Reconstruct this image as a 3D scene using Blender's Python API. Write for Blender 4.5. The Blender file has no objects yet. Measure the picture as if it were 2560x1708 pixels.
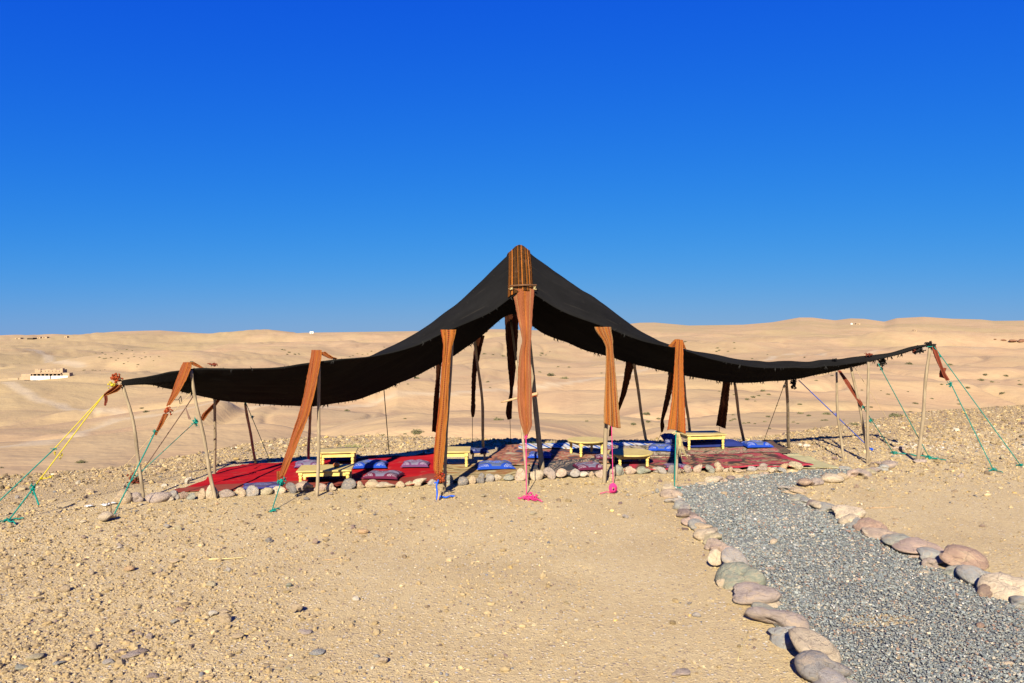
import bpy, math, random
import numpy as np
from mathutils import Vector, Matrix

SC = bpy.context.scene
COL = SC.collection
RNG = np.random.default_rng(7)
random.seed(7)

# ------------------------------------------------------------------ camera
CAM_H, FPX, HOR = 2.1, 1800.0, 832.0          # eye height, focal length in photo pixels, horizon row
cam_d = bpy.data.cameras.new('camera')
cam_d.sensor_width = 36.0
cam_d.lens = FPX / 2560.0 * 36.0
cam_d.shift_y = (HOR - 854.0) / 2560.0
cam_d.clip_start, cam_d.clip_end = 0.1, 20000.0
cam = bpy.data.objects.new('camera', cam_d)
cam.location = (0, 0, CAM_H)
cam.rotation_euler = (math.pi / 2, 0, 0)
COL.objects.link(cam)
SC.camera = cam

# ------------------------------------------------------------------ sky and sun
SUN_AZ, SUN_EL = math.radians(11.5), math.radians(31.0)   # shadows run 11.5 deg right of straight ahead
world = bpy.data.worlds.new('World')
SC.world = world
world.use_nodes = True
wn, wl = world.node_tree.nodes, world.node_tree.links
wn.clear()
sky = wn.new('ShaderNodeTexSky')
sky.sky_type = 'NISHITA'
sky.sun_disc = False
sky.sun_elevation = SUN_EL
sky.sun_rotation = math.pi + SUN_AZ
sky.altitude = 1500.0
sky.air_density = 1.0
sky.dust_density = 0.0
sky.ozone_density = 10.0
EXPOSURE, SKY_STRENGTH = 1.4, 0.1
# the photograph's colour grade of the sky: one smooth response curve for each channel, the same in all directions
def wmath(op, a, b):
    x = wn.new('ShaderNodeMath'); x.operation = op
    for i, v in enumerate((a, b)):
        if isinstance(v, (int, float)): x.inputs[i].default_value = v
        else: wl.new(v, x.inputs[i])
    return x.outputs[0]
wsep = wn.new('ShaderNodeSeparateColor'); wl.new(sky.outputs[0], wsep.inputs[0])
def respond(ch, a, b, p):
    xp = wmath('POWER', ch, p)
    return wmath('DIVIDE', wmath('MULTIPLY', xp, a), wmath('ADD', wmath('MULTIPLY', xp, b), 1.0))
wr = respond(wsep.outputs[0], 0.0175, 0.047, 1.9)
wg = respond(wsep.outputs[1], 0.074, 0.140, 1.5)
wb = wmath('MULTIPLY', respond(wsep.outputs[2], 0.828, 0.993, 1.0), wmath('SUBTRACT', 1.12, wmath('MULTIPLY', wr, 1.05)))
wcomb = wn.new('ShaderNodeCombineColor')
for i, v in enumerate((wr, wg, wb)):
    wl.new(v, wcomb.inputs[i])
wgain = wn.new('ShaderNodeVectorMath'); wgain.operation = 'SCALE'
wgain.inputs['Scale'].default_value = 1.0 / (SKY_STRENGTH * 2 ** EXPOSURE)
wl.new(wcomb.outputs[0], wgain.inputs[0])
bg = wn.new('ShaderNodeBackground')
bg.inputs['Strength'].default_value = SKY_STRENGTH
wo = wn.new('ShaderNodeOutputWorld')
wl.new(wgain.outputs[0], bg.inputs['Color'])
wl.new(bg.outputs[0], wo.inputs[0])

sun_d = bpy.data.lights.new('sun', 'SUN')
sun_d.energy = 5.0
sun_d.angle = math.radians(0.53)
sun_d.color = (1.0, 0.92, 0.76)
sun = bpy.data.objects.new('sun', sun_d)
sdir = Vector((math.sin(SUN_AZ) * math.cos(SUN_EL), math.cos(SUN_AZ) * math.cos(SUN_EL), -math.sin(SUN_EL)))
sun.rotation_euler = sdir.to_track_quat('-Z', 'Y').to_euler()
sun.location = (-3, -12, 12)
COL.objects.link(sun)

vs = SC.view_settings
vs.view_transform = 'Standard'
vs.look = 'None'
vs.exposure = EXPOSURE
vs.gamma = 1.0
vs.use_curve_mapping = False
SC.cycles.max_bounces = 5
SC.cycles.diffuse_bounces = 3
SC.cycles.use_denoising = True

# ------------------------------------------------------------------ helpers
def vnoise(x, y, seed=0):
    """smooth value noise in [-1, 1], numpy arrays"""
    xi, yi = np.floor(x).astype(np.int64), np.floor(y).astype(np.int64)
    fx, fy = x - xi, y - yi
    fx, fy = fx * fx * fx * (fx * (fx * 6 - 15) + 10), fy * fy * fy * (fy * (fy * 6 - 15) + 10)
    def h(a, b):
        n = (a * 374761393 + b * 668265263 + seed * 1442695041) & 0x7fffffff
        n = ((n ^ (n >> 13)) * 1274126177) & 0x7fffffff
        n = (n ^ (n >> 16)) & 0xffff
        return n / 32767.5 - 1.0
    a, b, c, d = h(xi, yi), h(xi + 1, yi), h(xi, yi + 1), h(xi + 1, yi + 1)
    return (a + (b - a) * fx) + ((c + (d - c) * fx) - (a + (b - a) * fx)) * fy

def fbm(x, y, seed=0, octv=4, gain=0.5):
    s, a, f = 0.0, 1.0, 1.0
    for k in range(octv):
        s = s + a * vnoise(x * f + 17.3 * k, y * f - 9.1 * k, seed + k)
        a *= gain; f *= 2.03
    return s

def sstep(a, b, x):
    t = np.clip((x - a) / (b - a), 0, 1)
    return t * t * (3 - 2 * t)

CREST_PX = [-900, -300, 0, 288, 497, 700, 919, 1250, 1500, 1800, 1920, 2099, 2300, 2560, 2900, 3600]
CREST_D = [8.6, 9.4, 10.1, 11.0, 12.3, 14.0, 14.5, 14.2, 13.9, 14.2, 14.3, 15.9, 18.6, 20.9, 24, 30]
SKY_PX = [-900, -200, 0, 34, 102, 136, 187, 289, 365, 400, 497, 600, 700, 759, 1046, 1236, 1351, 1450, 1560, 1600, 1637, 1722, 1858, 1930, 1998, 2030, 2088, 2126, 2160, 2211, 2241, 2309, 2380, 2454, 2483, 2560, 2700, 3600]
SKY_Y = [838, 838, 839.6, 838.7, 841, 836, 837, 828.5, 826.6, 826, 833, 837, 836, 832, 828, 823, 826, 820, 811, 807, 806.5, 814, 812, 806, 794, 794, 801, 796, 797, 804, 795, 791, 795, 796, 799, 796, 800, 820]

def T(x, y):
    """ground height, numpy"""
    x = np.asarray(x, float); y = np.asarray(y, float)
    yy = np.maximum(y, 1.0)
    px = np.clip(1280 + FPX * x / yy, -900, 3600)
    r = np.hypot(x, y)
    dc = np.interp(px, CREST_PX, CREST_D)
    dc = dc + 0.2 * vnoise(x * 0.35, y * 0.1, 3) + 0.1 * vnoise(x * 1.1, y * 0.2, 4)
    s = np.maximum(y - dc, 0.0)
    se = np.sqrt(s * s + 1.2) - math.sqrt(1.2)
    z = 0.012 * vnoise(x * 0.7, y * 0.7, 5) + 0.006 * vnoise(x * 2.1, y * 2.1, 6)
    depth = 27.0 + 1.5 * np.interp(px, [0, 1280, 2560], [1.0, 0.0, -1.5])
    z = z - depth * (1 - np.exp(-se * 0.42 / depth))
    m = sstep(12, 120, s)
    wx, wy = x + 40 * vnoise(x / 210, y / 210, 31), y + 40 * vnoise(x / 210, y / 210, 37)
    hills = 12.0 * vnoise(wx / 230 + 3.3, wy / 215 + 1.7, 11) + 6.0 * vnoise(wx / 100, wy / 95, 12)
    rid = 1 - np.abs(vnoise(wx / 75 + 5, wy / 85, 13))
    gul = np.abs(vnoise(wx / 62 + 2, wy / 80 + 9, 16))
    hills = hills + 3.0 * rid * rid - 3.0 * np.exp(-(gul / 0.13) ** 2) - 0.8 * np.exp(-(np.abs(vnoise(wx / 31 + 7, wy / 44 + 3, 17)) / 0.10) ** 2) + 0.6 * vnoise(wx / 40, wy / 42, 14) + 0.25 * vnoise(x / 13, y / 14, 15)
    far = sstep(600, 1800, r)
    hills = hills * (1 - 0.15 * far) + far * (20 * vnoise(x / 600, y / 420, 21) + 11 * vnoise(x / 240, y / 200, 22))
    z = z + m * hills
    z = z + sstep(500, 2600, r) * 7.0
    # the rim of hills on the skyline
    w = sstep(2300, 5200, y)
    rim = CAM_H + (HOR - np.interp(px, SKY_PX, SKY_Y)) / FPX * np.maximum(y, 10)
    rim = rim + 3.0 * vnoise(x / 420, y / 380, 25) * (1 - sstep(4000, 5200, y))
    z = z * (1 - w) + (rim - 22 * (1 - w)) * w
    z = z - 300 * sstep(5600, 9000, r)
    return z

def Tz(x, y):
    return float(T(np.array([x]), np.array([y]))[0])

def at(px, py, D):
    """point seen at photo pixel (px, py) at depth D in front of the camera"""
    return Vector(((px - 1280) / FPX * D, D, CAM_H - (py - HOR) / FPX * D))

def gnd(px, py, z=0.0):
    """point of the level plateau at height z seen at a pixel"""
    D = (CAM_H - z) * FPX / (py - HOR)
    return Vector(((px - 1280) / FPX * D, D, z))

_DS = np.exp(np.linspace(math.log(16), math.log(6000), 2500))
def far_hit(px, py):
    """first point of the land beyond the plateau seen at a pixel"""
    X = (px - 1280) / FPX * _DS
    zz = CAM_H - (py - HOR) / FPX * _DS
    k = np.nonzero(zz <= T(X, _DS))[0]
    k = k[0] if len(k) else len(_DS) - 1
    D = float(_DS[k])
    x = (px - 1280) / FPX * D
    return Vector((x, D, Tz(x, D)))

def mesh_np(name, verts, faces_flat, n_per_face, smooth=False):
    """mesh from numpy arrays: all faces have n_per_face corners"""
    me = bpy.data.meshes.new(name)
    nv, nf = len(verts), len(faces_flat) // n_per_face
    me.vertices.add(nv)
    me.vertices.foreach_set('co', np.ascontiguousarray(verts, np.float32).ravel())
    me.loops.add(nf * n_per_face)
    me.loops.foreach_set('vertex_index', np.ascontiguousarray(faces_flat, np.int32))
    me.polygons.add(nf)
    me.polygons.foreach_set('loop_start', np.arange(nf, dtype=np.int32) * n_per_face)
    me.polygons.foreach_set('use_smooth', np.full(nf, smooth))
    me.update(calc_edges=True)
    me.validate()
    return me

class MB:
    """collects boxes, tubes, lathes and sheets into one mesh"""
    def __init__(self):
        self.v, self.f, self.uv = [], [], {}
    def add(self, vs_, fs):
        o = len(self.v)
        self.v += [tuple(p) for p in vs_]
        self.f += [tuple(i + o for i in q) for q in fs]
        return o
    def box(self, c, s, rz=0.0, bev=0.0, taper=1.0):
        hx, hy, hz = s[0] / 2, s[1] / 2, s[2] / 2
        ca, sa = math.cos(rz), math.sin(rz)
        b = min(bev, hx * .6, hy * .6, hz * .6)
        pts, ring = [], []
        levels = [(-hz, b), (-hz + b, 0), (hz - b, 0), (hz, b)] if b > 0 else [(-hz, 0), (hz, 0)]
        for z, i in levels:
            t = taper if z < 0 else 1.0
            xx, yy, cc = hx * t - i, hy * t - i, (b if b > 0 else 0)
            base = [(-xx + cc, -yy), (xx - cc, -yy), (xx, -yy + cc), (xx, yy - cc), (xx - cc, yy), (-xx + cc, yy), (-xx, yy - cc), (-xx, -yy + cc)] if b > 0 else [(-xx, -yy), (xx, -yy), (xx, yy), (-xx, yy)]
            ring.append(len(base))
            for (x, y) in base:
                pts.append((c[0] + x * ca - y * sa, c[1] + x * sa + y * ca, c[2] + z))
        n = ring[0]
        fs = [tuple(reversed(range(n))), tuple(range((len(levels) - 1) * n, len(levels) * n))]
        for k in range(len(levels) - 1):
            for i in range(n):
                j = (i + 1) % n
                fs.append((k * n + i, k * n + j, (k + 1) * n + j, (k + 1) * n + i))
        self.add(pts, fs)
    def tube(self, path, rad, n=8, cap=True):
        P = [Vector(p) for p in path]
        m = len(P)
        R = rad if hasattr(rad, '__len__') else [rad] * m
        t0 = (P[1] - P[0]).normalized()
        up = Vector((0, 0, 1)) if abs(t0.z) < .9 else Vector((1, 0, 0))
        a = t0.cross(up).normalized()
        pts, fs = [], []
        for i in range(m):
            t = (P[min(i + 1, m - 1)] - P[max(i - 1, 0)])
            t = t.normalized() if t.length > 1e-9 else t0
            a = (a - t * a.dot(t))
            a = a.normalized() if a.length > 1e-6 else t.orthogonal().normalized()
            b = t.cross(a)
            for k in range(n):
                w = 2 * math.pi * k / n
                pts.append(P[i] + (a * math.cos(w) + b * math.sin(w)) * R[i])
        for i in range(m - 1):
            for k in range(n):
                j = (k + 1) % n
                fs.append((i * n + k, i * n + j, (i + 1) * n + j, (i + 1) * n + k))
        if cap:
            fs.append(tuple(reversed(range(n)))); fs.append(tuple(range((m - 1) * n, m * n)))
        self.add(pts, fs)
    def lathe(self, c, prof, n=14):
        pts, fs = [], []
        for (r, z) in prof:
            for k in range(n):
                w = 2 * math.pi * k / n
                pts.append((c[0] + r * math.cos(w), c[1] + r * math.sin(w), c[2] + z))
        m = len(prof)
        for i in range(m - 1):
            for k in range(n):
                j = (k + 1) % n
                fs.append((i * n + k, i * n + j, (i + 1) * n + j, (i + 1) * n + k))
        fs.append(tuple(reversed(range(n)))); fs.append(tuple(range((m - 1) * n, m * n)))
        self.add(pts, fs)
    def build(self, name, mat=None, parent=None, smooth=False, loc=None):
        me = bpy.data.meshes.new(name)
        if loc is not None:
            L = Vector(loc)
            self.v = [tuple(Vector(p) - L) for p in self.v]
        me.from_pydata(self.v, [], self.f)
        me.update()
        if smooth:
            me.polygons.foreach_set('use_smooth', np.ones(len(me.polygons), bool))
        return link(name, me, mat, parent, loc)

def link(name, me, mat=None, parent=None, loc=None):
    o = bpy.data.objects.new(name, me)
    if mat is not None and len(me.materials) == 0:
        me.materials.append(mat)
    COL.objects.link(o)
    if loc is not None:
        o.location = loc
    if parent is not None:
        o.parent = parent
    return o

def empty(name, loc=(0, 0, 0), rz=0.0):
    o = bpy.data.objects.new(name, None)
    o.empty_display_size = 0.2
    o.location = loc
    o.rotation_euler = (0, 0, rz)
    COL.objects.link(o)
    return o

def tag(o, label=None, cat=None, group=None, kind=None):
    if label: o['label'] = label
    if cat: o['category'] = cat
    if group: o['group'] = group
    if kind: o['kind'] = kind
    return o

def sheet(name, grid, mat, parent=None, uv=None, thick=0.0, smooth=True):
    """cloth: grid is an array (n, m, 3); uv (n, m, 2)"""
    G = np.asarray(grid, float)
    n, m = G.shape[:2]
    idx = np.arange(n * m).reshape(n, m)
    q = np.stack([idx[:-1, :-1], idx[:-1, 1:], idx[1:, 1:], idx[1:, :-1]], -1).reshape(-1, 4)
    V = G.reshape(-1, 3)
    if uv is None:
        a, b = np.meshgrid(np.linspace(0, 1, n), np.linspace(0, 1, m), indexing='ij')
        uv = np.stack([b, a], -1)
    U = np.asarray(uv, float).reshape(-1, 2)
    if thick > 0:
        du = np.gradient(G, axis=0); dv = np.gradient(G, axis=1)
        N = np.cross(dv, du); N /= (np.linalg.norm(N, axis=-1, keepdims=True) + 1e-12)
        V2 = (G - N * thick).reshape(-1, 3)
        k = n * m
        rim = np.concatenate([idx[0, :], idx[1:, -1], idx[-1, -2::-1], idx[-2:0:-1, 0]])
        rn = np.roll(rim, -1)
        side = np.stack([rim, rim + k, rn + k, rn], -1)
        q = np.concatenate([q, q[:, ::-1] + k, side])
        V = np.concatenate([V, V2]); U = np.concatenate([U, U])
    me = mesh_np(name, V, q.ravel(), 4, smooth)
    l = me.uv_layers.new(name='uv')
    vi = np.empty(len(me.loops), np.int32); me.loops.foreach_get('vertex_index', vi)
    l.data.foreach_set('uv', U[vi].astype(np.float32).ravel())
    return link(name, me, mat, parent)

def smooth1(a, k):
    if k <= 0: return a
    w = np.exp(-0.5 * (np.arange(-3 * k, 3 * k + 1) / k) ** 2); w /= w.sum()
    p = np.pad(a, (3 * k, 3 * k), mode='edge')
    return np.convolve(p, w, 'valid')

# ------------------------------------------------------------------ materials
ALB = 0.74                                     # scales the swatches below to the exposure used
class NT:
    def __init__(self, name, rough=0.9, spec=0.25, gain=1.0):
        self.gain = gain * ALB
        self.m = bpy.data.materials.new(name)
        self.m.use_nodes = True
        self.n, self.l = self.m.node_tree.nodes, self.m.node_tree.links
        self.b = self.n['Principled BSDF']
        self.b.inputs['Roughness'].default_value = rough
        self.b.inputs['Specular IOR Level'].default_value = spec
    def new(self, t, **kw):
        x = self.n.new(t)
        for k, v in kw.items():
            if k in x.inputs: x.inputs[k].default_value = v
            else: setattr(x, k, v)
        return x
    def coord(self, which='Object'):
        return self.new('ShaderNodeTexCoord').outputs[which]
    def attr(self, name):
        x = self.new('ShaderNodeAttribute'); x.attribute_name = name
        return x
    def mapping(self, vec, scale=(1, 1, 1), rot=(0, 0, 0), loc=(0, 0, 0)):
        x = self.new('ShaderNodeMapping')
        x.inputs['Scale'].default_value = scale; x.inputs['Rotation'].default_value = rot; x.inputs['Location'].default_value = loc
        self.l.new(vec, x.inputs['Vector'])
        return x.outputs[0]
    def noise(self, vec, scale, detail=4, rough=0.55, dist=0.0, out='Fac'):
        x = self.new('ShaderNodeTexNoise')
        x.inputs['Scale'].default_value = scale; x.inputs['Detail'].default_value = detail
        x.inputs['Roughness'].default_value = rough; x.inputs['Distortion'].default_value = dist
        if vec is not None: self.l.new(vec, x.inputs['Vector'])
        return x.outputs[out]
    def voro(self, vec, scale, feature='F1', rnd=1.0, out='Distance'):
        x = self.new('ShaderNodeTexVoronoi'); x.feature = feature
        x.inputs['Scale'].default_value = scale; x.inputs['Randomness'].default_value = rnd
        if vec is not None: self.l.new(vec, x.inputs['Vector'])
        return x.outputs[out]
    def wave(self, vec, scale, dist=0.0, detail=2, dscale=1.0, typ='BANDS', dirn='X'):
        x = self.new('ShaderNodeTexWave'); x.wave_type = typ
        if typ == 'BANDS': x.bands_direction = dirn
        x.inputs['Scale'].default_value = scale; x.inputs['Distortion'].default_value = dist
        x.inputs['Detail'].default_value = detail; x.inputs['Detail Scale'].default_value = dscale
        if vec is not None: self.l.new(vec, x.inputs['Vector'])
        return x.outputs['Fac']
    def math(self, op, a, b=0.0, clamp=False):
        x = self.new('ShaderNodeMath'); x.operation = op; x.use_clamp = clamp
        for i, v in enumerate((a, b)):
            if isinstance(v, (int, float)): x.inputs[i].default_value = v
            else: self.l.new(v, x.inputs[i])
        return x.outputs[0]
    def ramp(self, fac, stops, interp='LINEAR'):
        x = self.new('ShaderNodeValToRGB'); r = x.color_ramp; r.interpolation = interp
        while len(r.elements) < len(stops): r.elements.new(0.5)
        for e, (p, c) in zip(r.elements, stops):
            e.position = p
            e.color = (c, c, c, 1) if isinstance(c, (int, float)) else (*c, 1)
        self.l.new(fac, x.inputs[0])
        return x.outputs[0]
    def mix(self, fac, a, b, mode='MIX'):
        x = self.new('ShaderNodeMix'); x.data_type = 'RGBA'; x.blend_type = mode
        for i, v in ((0, fac), (6, a), (7, b)):
            if isinstance(v, (int, float)): x.inputs[i].default_value = v
            elif isinstance(v, tuple): x.inputs[i].default_value = (*v, 1)
            else: self.l.new(v, x.inputs[i])
        return x.outputs[2]
    def sep(self, vec):
        x = self.new('ShaderNodeSeparateXYZ'); self.l.new(vec, x.inputs[0])
        return x.outputs
    def color(self, c):
        if isinstance(c, tuple): self.b.inputs['Base Color'].default_value = (c[0] * self.gain, c[1] * self.gain, c[2] * self.gain, 1)
        else: self.l.new(self.mix(1.0, c, (self.gain, self.gain, self.gain), 'MULTIPLY'), self.b.inputs['Base Color'])
    def bump(self, h, strength=0.5, dist=0.02):
        x = self.new('ShaderNodeBump')
        x.inputs['Distance'].default_value = dist
        if isinstance(strength, (int, float)): x.inputs['Strength'].default_value = strength
        else: self.l.new(strength, x.inputs['Strength'])
        self.l.new(h, x.inputs['Height']); self.l.new(x.outputs[0], self.b.inputs['Normal'])

def m_ground():
    t = NT('desert_ground', 0.95, 0.1)
    co = t.coord('Object')
    plat = t.attr('plateau').outputs['Fac']
    track = t.attr('track').outputs['Fac']
    # near: sand with grit
    n1 = t.noise(co, 0.9, 5, 0.6)
    n2 = t.noise(co, 14, 6, 0.65)
    n3 = t.noise(co, 90, 3, 0.6)
    sand = t.ramp(n1, [(0.25, (0.50, 0.345, 0.155)), (0.5, (0.585, 0.415, 0.19)), (0.75, (0.64, 0.465, 0.22))])
    sand = t.mix(t.ramp(n2, [(0.35, 0.55), (0.55, 0.0)]), sand, (0.45, 0.305, 0.135))
    sand = t.mix(t.ramp(n3, [(0.30, 0.6), (0.48, 0.0)]), sand, (0.37, 0.25, 0.115))
    pc = t.voro(co, 38, out='Color')
    pd = t.voro(co, 38)
    pv = t.sep(pc)
    peb = t.math('MULTIPLY', t.ramp(pd, [(0.30, 1.0), (0.42, 0.0)]), t.ramp(pv[0], [(0.58, 0.0), (0.62, 1.0)]))
    pebc = t.ramp(pv[1], [(0.0, (0.28, 0.20, 0.14)), (0.35, (0.52, 0.37, 0.21)), (0.7, (0.66, 0.50, 0.29)), (1.0, (0.60, 0.53, 0.42))])
    sand = t.mix(peb, sand, pebc)
    sand = t.mix(1.0, sand, (1.03, 1.095, 1.25), 'MULTIPLY')
    sand = t.mix(t.ramp(t.noise(co, 210, 2, 0.5), [(0.26, 0.55), (0.38, 0.0)]), sand, (0.20, 0.14, 0.08))
    # far: rolling hills
    f1 = t.noise(co, 0.006, 6, 0.55, 0.6)
    f2 = t.noise(co, 0.035, 5, 0.6, 0.4)
    f3 = t.noise(t.mapping(co, (1, 0.35, 1)), 0.0016, 4, 0.5, 0.8)
    far = t.ramp(f1, [(0.28, (0.43, 0.30, 0.165)), (0.42, (0.50, 0.36, 0.195)), (0.55, (0.53, 0.365, 0.21)), (0.66, (0.49, 0.35, 0.18)), (0.78, (0.44, 0.31, 0.18))])
    far = t.mix(t.ramp(f2, [(0.36, 0.5), (0.52, 0.0)]), far, (0.47, 0.305, 0.175))
    far = t.mix(t.ramp(f2, [(0.56, 0.0), (0.70, 0.55)]), far, (0.57, 0.425, 0.235))
    far = t.mix(t.ramp(f3, [(0.46, 0.0), (0.60, 0.5)]), far, (0.42, 0.33, 0.165))
    f4 = t.noise(co, 0.9, 3, 0.6)
    far = t.mix(t.ramp(f4, [(0.28, 0.3), (0.42, 0.0)]), far, (0.34, 0.24, 0.14))
    f5 = t.noise(t.mapping(co, (1, 0.25, 1)), 0.02, 5, 0.65, 1.2)
    far = t.mix(t.ramp(f5, [(0.28, 0.4), (0.42, 0.0)]), far, (0.40, 0.265, 0.155))
    far = t.mix(t.math('MULTIPLY', track, 0.7), far, (0.56, 0.455, 0.31))
    sand = t.mix(t.math('MULTIPLY', t.attr('stony').outputs['Fac'], 0.75), sand, t.ramp(t.noise(co, 6, 5, 0.7), [(0.35, (0.30, 0.205, 0.105)), (0.6, (0.44, 0.315, 0.165))]))
    far = t.mix(1.0, far, (0.87, 0.845, 0.80), 'MULTIPLY')
    t.color(t.mix(plat, far, sand))
    h = t.math('ADD', t.math('MULTIPLY', n2, 0.28), t.math('MULTIPLY', n3, 0.34))
    h = t.math('ADD', h, t.math('MULTIPLY', peb, 0.25))
    h = t.math('ADD', h, t.math('MULTIPLY', t.noise(co, 42, 4, 0.75), 0.5))
    hf = t.math('ADD', t.math('MULTIPLY', f2, 45.0), t.math('MULTIPLY', t.noise(co, 0.16, 4, 0.6), 9.0))
    hm = t.new('ShaderNodeMix'); hm.data_type = 'FLOAT'
    t.l.new(plat, hm.inputs[0]); t.l.new(hf, hm.inputs[2]); t.l.new(h, hm.inputs[3])
    t.bump(hm.outputs[0], 0.75, 0.045)
    return t.m

def m_vcol(name, rough=0.9, bumpscale=60.0):
    t = NT(name, rough, 0.2)
    a = t.attr('col').outputs['Color']
    n = t.noise(t.coord('Object'), bumpscale, 3, 0.6)
    t.color(t.mix(0.5, a, t.mix(1.0, a, t.ramp(n, [(0.3, 0.55), (0.7, 1.25)]), 'MULTIPLY')))
    return t.m

def m_stone():
    t = NT('river_stone', 0.9, 0.2, 1.46)
    oi = t.new('ShaderNodeObjectInfo')
    co = t.coord('Object')
    ad = t.new('ShaderNodeVectorMath'); ad.operation = 'ADD'
    t.l.new(co, ad.inputs[0]); 
    cx = t.new('ShaderNodeCombineXYZ')
    t.l.new(t.math('MULTIPLY', oi.outputs['Random'], 40.0), cx.inputs[0])
    t.l.new(cx.outputs[0], ad.inputs[1])
    v = ad.outputs[0]
    c = oi.outputs['Color']
    n1 = t.noise(v, 1.6, 4, 0.6, 0.8); n2 = t.noise(v, 9, 5, 0.7); n3 = t.noise(v, 45, 3, 0.7)
    c = t.mix(1.0, c, t.ramp(n1, [(0.3, (0.72, 0.70, 0.70)), (0.5, (1, 1, 1)), (0.72, (1.18, 1.12, 1.02))]), 'MULTIPLY')
    c = t.mix(t.ramp(n1, [(0.56, 0.0), (0.68, 0.55)]), c, (0.50, 0.37, 0.24))
    c = t.mix(t.ramp(n2, [(0.32, 0.55), (0.44, 0.0)]), c, (0.24, 0.195, 0.16))
    c = t.mix(t.ramp(t.noise(v, 3.3, 5, 0.65, 1.0), [(0.52, 0.0), (0.64, 0.5)]), c, (0.42, 0.315, 0.20))
    c = t.mix(t.ramp(n3, [(0.60, 0.0), (0.75, 0.35)]), c, (0.62, 0.52, 0.38))
    crack = t.new('ShaderNodeTexVoronoi'); crack.feature = 'DISTANCE_TO_EDGE'; crack.inputs['Scale'].default_value = 1.15
    wv = t.new('ShaderNodeVectorMath'); wv.operation = 'ADD'; t.l.new(v, wv.inputs[0])
    wn_ = t.new('ShaderNodeVectorMath'); wn_.operation = 'SCALE'; wn_.inputs['Scale'].default_value = 0.5
    t.l.new(t.noise(v, 2.2, 4, 0.6, out='Color'), wn_.inputs[0]); t.l.new(wn_.outputs[0], wv.inputs[1]); t.l.new(wv.outputs[0], crack.inputs['Vector'])
    line = t.ramp(crack.outputs['Distance'], [(0.0, 1.0), (0.022, 0.0)])
    c = t.mix(t.math('MULTIPLY', line, 0.35), c, (0.13, 0.10, 0.08))
    t.color(c)
    h = t.math('ADD', t.math('MULTIPLY', n2, 0.7), t.math('MULTIPLY', n3, 0.5))
    h = t.math('SUBTRACT', h, t.math('MULTIPLY', line, 0.4))
    t.bump(h, 0.75, 0.10)
    return t.m

def m_wood(name, c0, c1, stretch=(14, 14, 1.5), rough=0.8, gain=1.0):
    t = NT(name, rough, 0.25, gain)
    co = t.coord('Object')
    n = t.noise(t.mapping(co, stretch), 3.0, 5, 0.65, 0.5)
    n2 = t.noise(co, 2.2, 3, 0.6)
    c = t.ramp(n, [(0.3, c0), (0.65, c1)])
    c = t.mix(t.ramp(n2, [(0.55, 0.0), (0.75, 0.5)]), c, tuple(x * 0.55 for x in c0))
    t.color(c)
    t.bump(n, 0.5, 0.01)
    return t.m

def m_plain(name, c, rough=0.85, var=0.35, scale=30.0, spec=0.2):
    t = NT(name, rough, spec)
    n = t.noise(t.coord('Object'), scale, 4, 0.6)
    t.color(t.mix(t.ramp(n, [(0.35, var), (0.6, 0.0)]), c, tuple(x * 0.5 for x in c)))
    t.bump(n, 0.4, 0.008)
    return t.m

def m_roof():
    t = NT('black_goat_hair', 0.95, 0.05)
    uv = t.coord('UV')
    n1 = t.noise(uv, 6, 5, 0.65)
    n2 = t.noise(t.mapping(uv, (8, 130, 1)), 4, 4, 0.7)
    w = t.wave(t.mapping(uv, (1, 1, 1)), 2.2, 0.6, 2, 3.0, dirn='Y')
    c = t.ramp(n1, [(0.3, (0.0065, 0.0062, 0.006)), (0.7, (0.0125, 0.012, 0.0115))])
    c = t.mix(t.ramp(t.noise(t.mapping(uv, (1, 3, 1)), 2.4, 5, 0.7), [(0.55, 0.0), (0.75, 0.5)]), c, (0.018, 0.016, 0.014))
    c = t.mix(t.ramp(t.voro(uv, 26), [(0.05, 0.8), (0.09, 0.0)]), c, (0.03, 0.026, 0.02))
    c = t.mix(t.ramp(n2, [(0.64, 0.0), (0.8, 0.6)]), c, (0.035, 0.03, 0.024))
    c = t.mix(t.math('MULTIPLY', t.ramp(w, [(0.985, 0.0), (1.0, 0.5)]), t.ramp(t.noise(uv, 11, 3, 0.6), [(0.45, 0.0), (0.6, 1.0)])), c, (0.03, 0.026, 0.02))
    t.color(c)
    t.bump(n2, 0.6, 0.01)
    return t.m

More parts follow.
